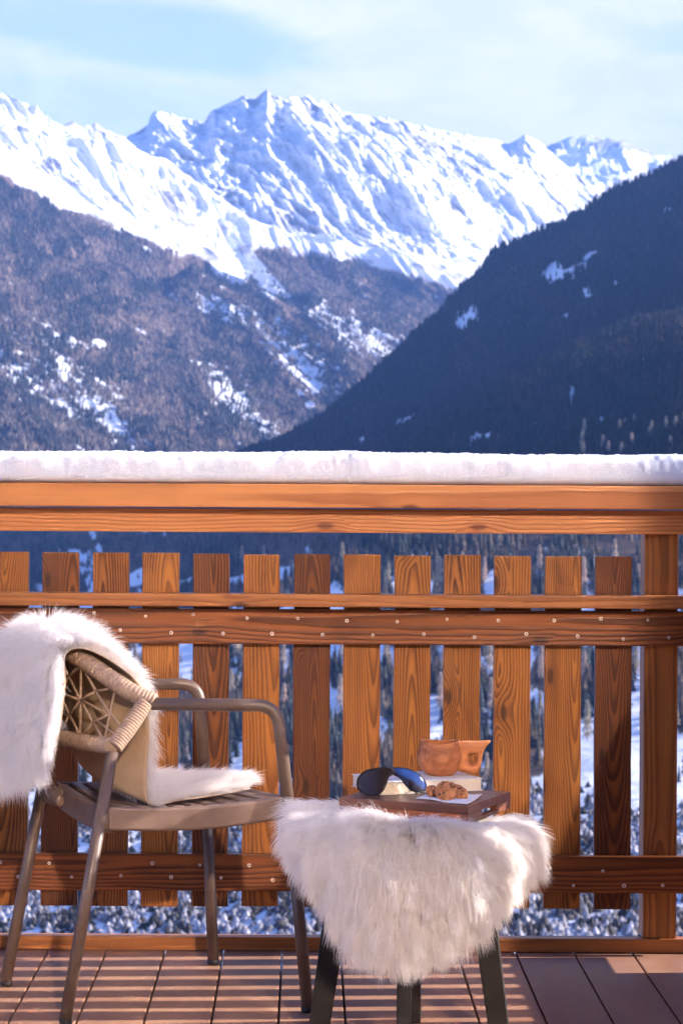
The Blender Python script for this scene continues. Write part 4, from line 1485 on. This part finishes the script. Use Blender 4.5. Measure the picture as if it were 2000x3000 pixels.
# ================================================================= STOOL
C0 = np.array([0.216, 4.885, 0.0])
st = empty('side_table', tuple(C0))
sp_ = lambda o: reparent(o, st)
for k, ang in enumerate((180, 0, 90, -90)):
    a = math.radians(ang - 6)
    d = np.array([math.cos(a), math.sin(a), 0]); t = np.array([-d[1], d[0], 0])
    top_r, foot_r = (0.128, 0.188)
    w0, w1_ = 0.026, 0.021
    th_ = 0.0135
    bm = bmesh.new()
    vs = []
    for (rr_, z, w) in ((foot_r, 0.0, w1_), (top_r, 0.425, w0)):
        c = C0 + d * rr_
        for (s1, s2) in ((-1, -1), (1, -1), (1, 1), (-1, 1)):
            vs.append(bm.verts.new(tuple(c + d * w * s1 + t * th_ * s2 + np.array([0, 0, z]))))
    for j in range(4):
        bm.faces.new((vs[j], vs[(j + 1) % 4], vs[4 + (j + 1) % 4], vs[4 + j]))
    bm.faces.new(vs[:4][::-1]); bm.faces.new(vs[4:])
    bmesh.ops.recalc_face_normals(bm, faces=bm.faces)
    bmesh.ops.bevel(bm, geom=list(bm.edges), offset=0.0035, segments=3, profile=0.6, affect='EDGES')
    sp_(from_bm('leg', bm, M['black']))
bm = bmesh.new()
bmesh.ops.create_cone(bm, cap_ends=True, segments=48, radius1=0.150, radius2=0.152, depth=0.018, matrix=Matrix.Translation((C0[0], C0[1], 0.434)))
sp_(from_bm('table_top', bm, M['black']))
tag(st, 'small black side table with four splayed legs, mostly hidden under the white sheepskin', 'table')

# ---------------- sheepskin on the stool
fur2 = empty('sheepskin_rug', (C0[0], C0[1], 0.45))
f2 = lambda o: reparent(o, fur2)
angs = np.linspace(-180, 180, 97)
kA = [-180, -160, -140, -120, -100, -80, -60, -42, -25, -8, 10, 40, 90, 140, 165, 180]
hR_ = [0.232, 0.228, 0.210, 0.200, 0.190, 0.190, 0.203, 0.214, 0.228, 0.230, 0.218, 0.195, 0.175, 0.200, 0.226, 0.232]
hZ_ = [0.425, 0.380, 0.320, 0.252, 0.215, 0.225, 0.272, 0.310, 0.345, 0.375, 0.405, 0.425, 0.425, 0.435, 0.430, 0.420]
ns = 40
G2 = np.zeros((ns, len(angs), 3))
for j, a_ in enumerate(angs):
    hr = np.interp(a_, kA, hR_); hz = np.interp(a_, kA, hZ_)
    a = math.radians(a_)
    Rt = 0.148
    fold = 0.010 * math.sin(3.2 * a + 0.6) + 0.006 * math.sin(7 * a + 2)
    prof_ = np.array([(0.0, 0.4475), (0.08, 0.4475), (Rt - 0.02, 0.447), (Rt + 0.010 + (hr - Rt) * 0.25, 0.440), (Rt + 0.02 + (hr - Rt) * 0.65 + fold * 0.5, (0.43 + hz) / 2 + 0.02), (hr + fold, hz)])
    c = catmull(prof_, ns)
    G2[:, j, 0] = C0[0] + c[:, 0] * math.cos(a)
    G2[:, j, 1] = C0[1] + c[:, 0] * math.sin(a)
    G2[:, j, 2] = c[:, 1]
N2 = grid_normals(G2)
N2[0] = (0, 0, 1)
if N2[5, 10, 2] < 0: N2 = -N2
N2[0] = (0, 0, 1)
h2 = sheet_mesh('hide', G2, N2, M['leather'], None)
f2(h2)
rg = np.random.default_rng(4)
p, nn, ui, vi = grid_sample(G2, N2, 140000, rg)
# nothing grows through the tray
tray_c = np.array([0.241, 4.976]) 
TA = np.array([0.257, -0.119]); TA = TA / np.linalg.norm(TA); TB = np.array([-TA[1], TA[0]])
if TB[1] < 0: TB = -TB
corner = np.array([0.3275, 4.796])       # near-right corner of the tray
tl, tw = 0.283, 0.252
rel = p[:, :2] - corner
ta = -(rel @ TA); tb = rel @ TB
under = (ta > 0.004) & (ta < tl - 0.004) & (tb > 0.004) & (tb < tw - 0.004) & (p[:, 2] > 0.43)
p, nn = p[~under], nn[~under]
ta, tb = ta[~under], tb[~under]
rad = p - C0; rad[:, 2] = 0
rn = np.linalg.norm(rad, axis=1)[:, None] + 1e-9
radn = rad / rn
flat_ = np.clip(nn[:, 2:3], 0, 1)
comb = down[None] * (1.25 * (1 - flat_) + 0.15) + radn * (0.22 + 0.5 * flat_)
ln = np.full(len(p), 0.076)
ax_ = np.arctan2(rad[:, 1], rad[:, 0])
ln *= 1 + 0.15 * np.sin(ax_ * 5)
nearTray = np.maximum(np.maximum(-ta, ta - tl), np.maximum(-tb, tb - tw))
ln *= np.interp(nearTray, [0, 0.03, 0.08], [0.45, 0.62, 1.0])
away = np.zeros_like(p)
dcen = p[:, :2] - (corner - TA * tl / 2 + TB * tw / 2)
dn = dcen / (np.linalg.norm(dcen, axis=1)[:, None] + 1e-9)
away[:, :2] = dn
comb += away * np.interp(nearTray, [0, 0.05, 0.1], [0.7, 0.4, 0.0])[:, None]
make_fur('wool', p, nn, comb, clump_ids(p, 0.015, rg), ln, None, 22, clump=0.46, wild=0.19)
w2 = [o for o in COL.objects if o.name.startswith('wool')][-1]
reparent(w2, fur2)
tag(fur2, 'long-haired white sheepskin spread over the small side table and hanging down in front', 'sheepskin')

# ================================================================= TRAY
def rot2(c, ang):
    return Matrix.Translation((c[0], c[1], c[2])) @ Matrix.Rotation(ang, 4, 'Z')


TZ = 0.495
tcen = corner - TA * tl / 2 + TB * tw / 2
t_ang = math.atan2(TA[1], TA[0])
tray = empty('serving_tray', (tcen[0], tcen[1], 0.459), t_ang)
bm = bmesh.new()
hl, hw = tl / 2, tw / 2
add_box(bm, -hl, hl, -hw, hw, 0.019, 0.036, 0.0022, 2)
o = from_bm('top_board', bm, M['tray']); o.parent = tray
m_tr2 = wood('tray_side_wood', (0.20, 0.050, 0.018), (0.56, 0.21, 0.085), 'X', 100.0, 0.8, 0.36, 0.01, 0.0, 0.4, 0.0, 0.03)
bm = bmesh.new()
add_box(bm, -hl + 0.002, hl - 0.016, -hw + 0.002, -hw + 0.016, 0.0, 0.0188, 0.0015, 2)
add_box(bm, -hl + 0.002, hl - 0.016, hw - 0.016, hw - 0.002, 0.0, 0.0188, 0.0015, 2)
o = from_bm('side', bm, m_tr2); o.parent = tray
# short sides with a hand slot
for sx_ in (-1, 1):
    bm = bmesh.new()
    x0_, x1_ = (-hl + 0.001, -hl + 0.0155) if sx_ < 0 else (hl - 0.0155, hl - 0.001)
    add_box(bm, x0_, x1_, -hw + 0.001, -0.042, 0.0005, 0.0186, 0.0012, 2)
    add_box(bm, x0_, x1_, 0.042, hw - 0.001, 0.0005, 0.0186, 0.0012, 2)
    add_box(bm, x0_, x1_, -0.0415, 0.0415, 0.0005, 0.0075, 0.0012, 2)
    o = from_bm('handle_side', bm, M['tray']); o.parent = tray
tag(tray, 'dark wooden serving tray lying askew on the sheepskin of the side table', 'tray')

# ---------------- book
bang = math.atan2(0.048, 0.1235)
nr = np.array([0.375, 5.035])
ba = np.array([math.cos(bang), math.sin(bang)]); bb = np.array([-ba[1], ba[0]])
bl, bw, bt = 0.235, 0.155, 0.026
bc = nr - ba * bl / 2 + bb * bw / 2
book = empty('book', (bc[0], bc[1], TZ + 0.0006), bang)
bm = bmesh.new(); add_box(bm, -bl / 2 + 0.002, bl / 2 - 0.003, -bw / 2 + 0.002, bw / 2 - 0.003, 0.0016, bt - 0.0016, 0.0006, 1)
pm, pb_ = new_mat('page_edges')
tcn = pb_.n('ShaderNodeTexCoord')
wv = pb_.noise(pb_.mapping(tcn.outputs['Object'], (3, 3, 1700)), 1.0, 2.0, 0.5)
pbsdf(pb_, pb_.mix(wv, (0.86, 0.78, 0.66), (0.62, 0.52, 0.40)), 0.8, Normal=bump(pb_, wv, 0.3, 0.0004))
o = from_bm('pages', bm, pm); o.parent = book
for z0, z1 in ((0.0, 0.0014), (bt - 0.0014, bt)):
    bm = bmesh.new(); add_box(bm, -bl / 2, bl / 2, -bw / 2, bw / 2, z0, z1, 0.0004, 1)
    o = from_bm('cover', bm, M['cover']); o.parent = book
tag(book, 'closed pale book with cream page edges lying under the wooden cup', 'book')

# ---------------- kuksa cup
BZ = TZ + 0.0006 + bt
cc_ = P(1293, 2226, 5.085)
cup = empty('wooden_cup', (cc_.x, 5.085, BZ + 0.0006), -0.05)
prof = [(0.0, 0.0), (0.022, 0.0), (0.031, 0.003), (0.0415, 0.014), (0.0468, 0.027), (0.0480, 0.038), (0.0460, 0.051), (0.0425, 0.063), (0.0408, 0.0710), (0.0398, 0.0728), (0.0385, 0.0710), (0.0410, 0.058), (0.0420, 0.045), (0.040, 0.028), (0.032, 0.013), (0.015, 0.008), (0.0, 0.008)]
prof = catmull([(a, 0, z) for a, z in prof], 60)[:, [0, 2]]
seg = 64
bm = bmesh.new()
rings = []
for (rr_, z) in prof:
    rr_ = max(rr_, 0.00001)
    ring_ = []
    for a in range(seg):
        t_ = 2 * PI * a / seg
        wob_ = 1 + 0.015 * math.sin(2 * t_ + z * 30) + 0.008 * math.sin(5 * t_ + z * 60)
        lift = 0.0025 * (z / 0.073) ** 3 * math.cos(2 * t_)
        ring_.append(bm.verts.new((rr_ * wob_ * math.cos(t_), rr_ * wob_ * math.sin(t_), z + lift)))
    rings.append(ring_)
for i in range(len(rings) - 1):
    for a in range(seg):
        bm.faces.new((rings[i][a], rings[i][(a + 1) % seg], rings[i + 1][(a + 1) % seg], rings[i + 1][a]))
bmesh.ops.remove_doubles(bm, verts=bm.verts, dist=0.00005)
bmesh.ops.recalc_face_normals(bm, faces=bm.faces)
o = from_bm('bowl', bm, M['cup'], None, None, True); o.parent = cup
# handle: outline with a finger hole, given thickness
outl = [(0.030, 0.030), (0.036, 0.016), (0.050, 0.010), (0.066, 0.0065), (0.078, 0.007), (0.084, 0.013), (0.087, 0.024), (0.0885, 0.038), (0.092, 0.052), (0.098, 0.062), (0.1065, 0.0735), (0.092, 0.0735), (0.075, 0.0725), (0.058, 0.0725), (0.044, 0.0715), (0.034, 0.066), (0.030, 0.048)]
outl = catmull([(a, 0, z) for a, z in outl] + [(0.030, 0, 0.030)], 56)[:-1][:, [0, 2]]
hc_ = np.array([0.0695, 0.0345])
ang_o = np.arctan2(outl[:, 1] - hc_[1], outl[:, 0] - hc_[0])
inner = np.stack([hc_[0] + 0.0095 * np.cos(ang_o), hc_[1] + 0.0125 * np.sin(ang_o)], 1)
bm = bmesh.new()
def th_at(q):
    return 0.0190 - 0.16 * max(0, q[0] - 0.040)
lay = []
for src, k in ((outl, 0.55), ((outl * 0.86 + inner * 0.14), 1.0), ((outl * 0.35 + inner * 0.65), 1.0), ((inner * 0.92 + outl * 0.08), 0.85), (inner, 0.5)):
    lay.append([[bm.verts.new((q[0], s_ * th_at(q) * k, q[1])) for q in src] for s_ in (-1, 1)])
m_ = len(outl)
for i in range(m_):
    i2 = (i + 1) % m_
    for l in range(len(lay) - 1):
        bm.faces.new((lay[l][0][i], lay[l][0][i2], lay[l + 1][0][i2], lay[l + 1][0][i]))
        bm.faces.new((lay[l][1][i2], lay[l][1][i], lay[l + 1][1][i], lay[l + 1][1][i2]))
    bm.faces.new((lay[0][0][i2], lay[0][0][i], lay[0][1][i], lay[0][1][i2]))
    bm.faces.new((lay[-1][0][i], lay[-1][0][i2], lay[-1][1][i2], lay[-1][1][i]))
bmesh.ops.recalc_face_normals(bm, faces=bm.faces)
o = from_bm('handle', bm, M['cup'], None, None, True); o.parent = cup
tag(cup, 'rounded carved wooden cup with a pierced handle standing on the book', 'cup')

# ---------------- napkin and cookies
nz = TZ + 0.0012
def tp(sx, sy, z):
    d = (CAM_H - z) * FPX / (sy - 1406.0)
    return np.array([(sx - 897) / FPX * d, d, z])
cs = [tp(1222, 2336, nz), tp(1371, 2355, nz), tp(1416, 2330, nz), tp(1300, 2312, nz)]
nn_ = 26
Gn = np.zeros((nn_, nn_, 3))
for i in range(nn_):
    for j in range(nn_):
        u, v = i / (nn_ - 1), j / (nn_ - 1)
        q = (cs[0] * (1 - u) + cs[1] * u) * (1 - v) + (cs[3] * (1 - u) + cs[2] * u) * v
        lift = 0.0016 * math.sin(u * 5 + v * 3) ** 2 + 0.0035 * max(0, u - 0.8) * 5 * v ** 2
        Gn[i, j] = q + np.array([0, 0, lift])
Nn = grid_normals(Gn)
if Nn[3, 3, 2] < 0: Nn = -Nn
nap = sheet_mesh('napkin', Gn, Nn, M['napkin'], None, 0.0008)
tag(nap, 'small white paper napkin under the cookies on the tray', 'napkin')

cm, cb = new_mat('cookie_crust')
tcn = cb.n('ShaderNodeTexCoord')
n1_ = cb.noise(tcn.outputs['Object'], 90.0, 6.0, 0.7)
cr = cb.mix(cb.smooth(n1_, 0.3, 0.7), (0.22, 0.075, 0.028), (0.52, 0.23, 0.095))
pbsdf(cb, cr, 0.8, Normal=bump(cb, n1_, 0.9, 0.003))
chm = mat_simple('chocolate', (0.018, 0.008, 0.005), (0.05, 0.022, 0.014), 80.0, 0.45)


def cookie(loc, r_, rot, seed, label):
    root = empty('cookie', loc); root.rotation_euler = rot
    bm = bmesh.new()
    bmesh.ops.create_icosphere(bm, subdivisions=5, radius=1.0)
    rr = random.Random(seed)
    off = Vector((rr.uniform(0, 50), 0, 0))
    for v in bm.verts:
        d = v.co.copy()
        n_ = mnoise.fractal(d * 2.2 + off, 0.9, 2.0, 5) * 0.10
        n2_ = mnoise.noise(d * 9 + off) * 0.035
        v.co = Vector((d.x * r_ * (1 + n_), d.y * r_ * (1 + n_), d.z * r_ * 0.36 * (1 + n_ * 1.5) + n2_ * r_))
    o = from_bm('biscuit', bm, cm, None, None, True); o.parent = root
    bm = bmesh.new()
    for i in range(9):
        a = rr.uniform(0, 6.28); q = math.sqrt(rr.random()) * 0.78
        z = math.sqrt(max(0.05, 1 - q * q)) * 0.36
        mt = Matrix.Translation((q * r_ * math.cos(a), q * r_ * math.sin(a), (z + 0.01) * r_)) @ Matrix.Rotation(rr.uniform(0, 3), 4, 'Z') @ Matrix.Diagonal((r_ * rr.uniform(.10, .17), r_ * rr.uniform(.07, .12), r_ * 0.07, 1))
        bmesh.ops.create_icosphere(bm, subdivisions=2, radius=1.0, matrix=mt)
    o = from_bm('chocolate_chips', bm, chm, None, None, True); o.parent = root
    tag(root, label, 'cookie', 'cookies on the napkin')


q = tp(1272, 2334, nz)
cookie((q[0], q[1] + 0.004, nz + 0.0115), 0.0150, (0.8, 0, 0.3), 5, 'smallest cookie, at the left of the three by the sunglasses')
q = tp(1312, 2340, nz)
cookie((q[0], q[1] + 0.006, nz + 0.0170), 0.0235, (0.85, 0.0, -0.12), 7, 'largest chocolate chip cookie, leaning in the middle of the three')
q = tp(1352, 2338, nz)
cookie((q[0], q[1] + 0.010, nz + 0.0125), 0.0190, (0.75, 0.15, 0.5), 9, 'chocolate chip cookie at the right of the three, leaning behind the largest')

# ---------------- sunglasses
gc = tp(1147, 2334, TZ)
sg = empty('sunglasses', (gc[0], gc[1] + 0.002, TZ + 0.0008), -0.10)
lmn, lbn = new_mat('dark_lens')
pbsdf(lbn, (0.028, 0.020, 0.020), 0.16, **{'Specular IOR Level': 0.22})
lmb, lbb = new_mat('lens_painted_reflection')
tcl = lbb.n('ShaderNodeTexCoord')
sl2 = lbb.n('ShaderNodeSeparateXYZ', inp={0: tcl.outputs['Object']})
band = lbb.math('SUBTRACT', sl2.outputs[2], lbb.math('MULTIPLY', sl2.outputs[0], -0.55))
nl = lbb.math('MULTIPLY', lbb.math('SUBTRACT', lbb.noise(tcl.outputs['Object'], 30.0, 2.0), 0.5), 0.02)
lbc = lbb.mix(lbb.smooth(lbb.math('ADD', band, nl), 0.046, 0.056), (0.020, 0.016, 0.020), (0.018, 0.045, 0.18))  # blue reflection painted into the dark lens colour towards the upper right
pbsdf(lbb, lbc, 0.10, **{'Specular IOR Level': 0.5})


def lens_point(x_, z_):
    """wrap the front round a face-sized curve and lean it back"""
    y_ = x_ * x_ / 0.13
    y_ += z_ * 0.45
    return (x_, y_, z_)


OUTL = [[(-0.0030, 0.0565), (-0.017, 0.0562), (-0.029, 0.0545), (-0.047, 0.050), (-0.061, 0.042), (-0.0700, 0.0305), (-0.0720, 0.0205), (-0.0697, 0.0095), (-0.0604, 0.0028), (-0.0443, 0.0), (-0.0281, 0.0039), (-0.0166, 0.0097), (-0.0097, 0.0212), (-0.0062, 0.0328), (-0.0028, 0.0400), (0.0030, 0.0430), (0.004, 0.050)],
        [(0.0050, 0.0565), (0.0134, 0.0568), (0.0272, 0.0558), (0.0388, 0.0524), (0.0503, 0.0466), (0.0618, 0.0374), (0.0699, 0.0259), (0.0722, 0.0155), (0.0688, 0.0074), (0.0550, 0.0078), (0.0434, 0.0108), (0.0318, 0.0212), (0.0226, 0.0328), (0.0140, 0.0400), (0.0065, 0.0430), (0.0058, 0.050)]]


def lens(side_):
    o2 = OUTL[0 if side_ < 0 else 1]
    o2 = catmull([(a, 0, z) for a, z in o2] + [(o2[0][0], 0, o2[0][1])], 61)[:-1][:, [0, 2]]
    c = np.array([-0.038, 0.028]) if side_ < 0 else np.array([0.034, 0.034])
    bm = bmesh.new()
    lays = []
    for k in np.linspace(1.0, 0.0, 9):
        if k == 0:
            lays.append([bm.verts.new(lens_point(c[0], c[1]))])
        else:
            lays.append([bm.verts.new(lens_point(c[0] + (q_[0] - c[0]) * k, c[1] + (q_[1] - c[1]) * k)) for q_ in o2])
    for l in range(len(lays) - 1):
        for i in range(len(o2)):
            i2 = (i + 1) % len(o2)
            if len(lays[l + 1]) == 1:
                bm.faces.new((lays[l][i], lays[l][i2], lays[l + 1][0]))
            else:
                bm.faces.new((lays[l][i], lays[l][i2], lays[l + 1][i2], lays[l + 1][i]))
    bmesh.ops.recalc_face_normals(bm, faces=bm.faces)
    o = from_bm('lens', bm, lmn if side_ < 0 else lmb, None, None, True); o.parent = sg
    so = o.modifiers.new('thick', 'SOLIDIFY'); so.thickness = 0.0018
    rim = [lens_point(q_[0], q_[1]) for q_ in o2]
    rim.append(rim[0])
    o = tube_obj('rim', np.array(rim), 0.0012, M['black'], sg, 8)
    return rim


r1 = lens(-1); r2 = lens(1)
tube_obj('bridge', catmull([lens_point(-0.003, 0.0432), lens_point(0.002, 0.0445), lens_point(0.0075, 0.0432)], 12), 0.0016, M['black'], sg, 8)
tube_obj('nose_bar', catmull([lens_point(-0.006, 0.030), (0.002, 0.020, 0.030), (0.012, 0.018, 0.020), lens_point(0.020, 0.034)], 12), 0.0009, M['gold'], sg, 8)
tube_obj('temple', catmull([lens_point(-0.0715, 0.024), (-0.068, 0.062, 0.022), (-0.030, 0.066, 0.010), (0.030, 0.062, 0.004), (0.076, 0.055, 0.002)], 24), 0.0015, M['gold'], sg, 8)
tube_obj('temple', catmull([lens_point(0.0722, 0.020), (0.070, 0.060, 0.018), (0.030, 0.052, 0.008), (-0.025, 0.048, 0.003), (-0.060, 0.046, 0.002)], 24), 0.0015, M['gold'], sg, 8)
tag(sg, 'dark aviator sunglasses with a blue reflection painted on one lens, propped on the tray', 'sunglasses')
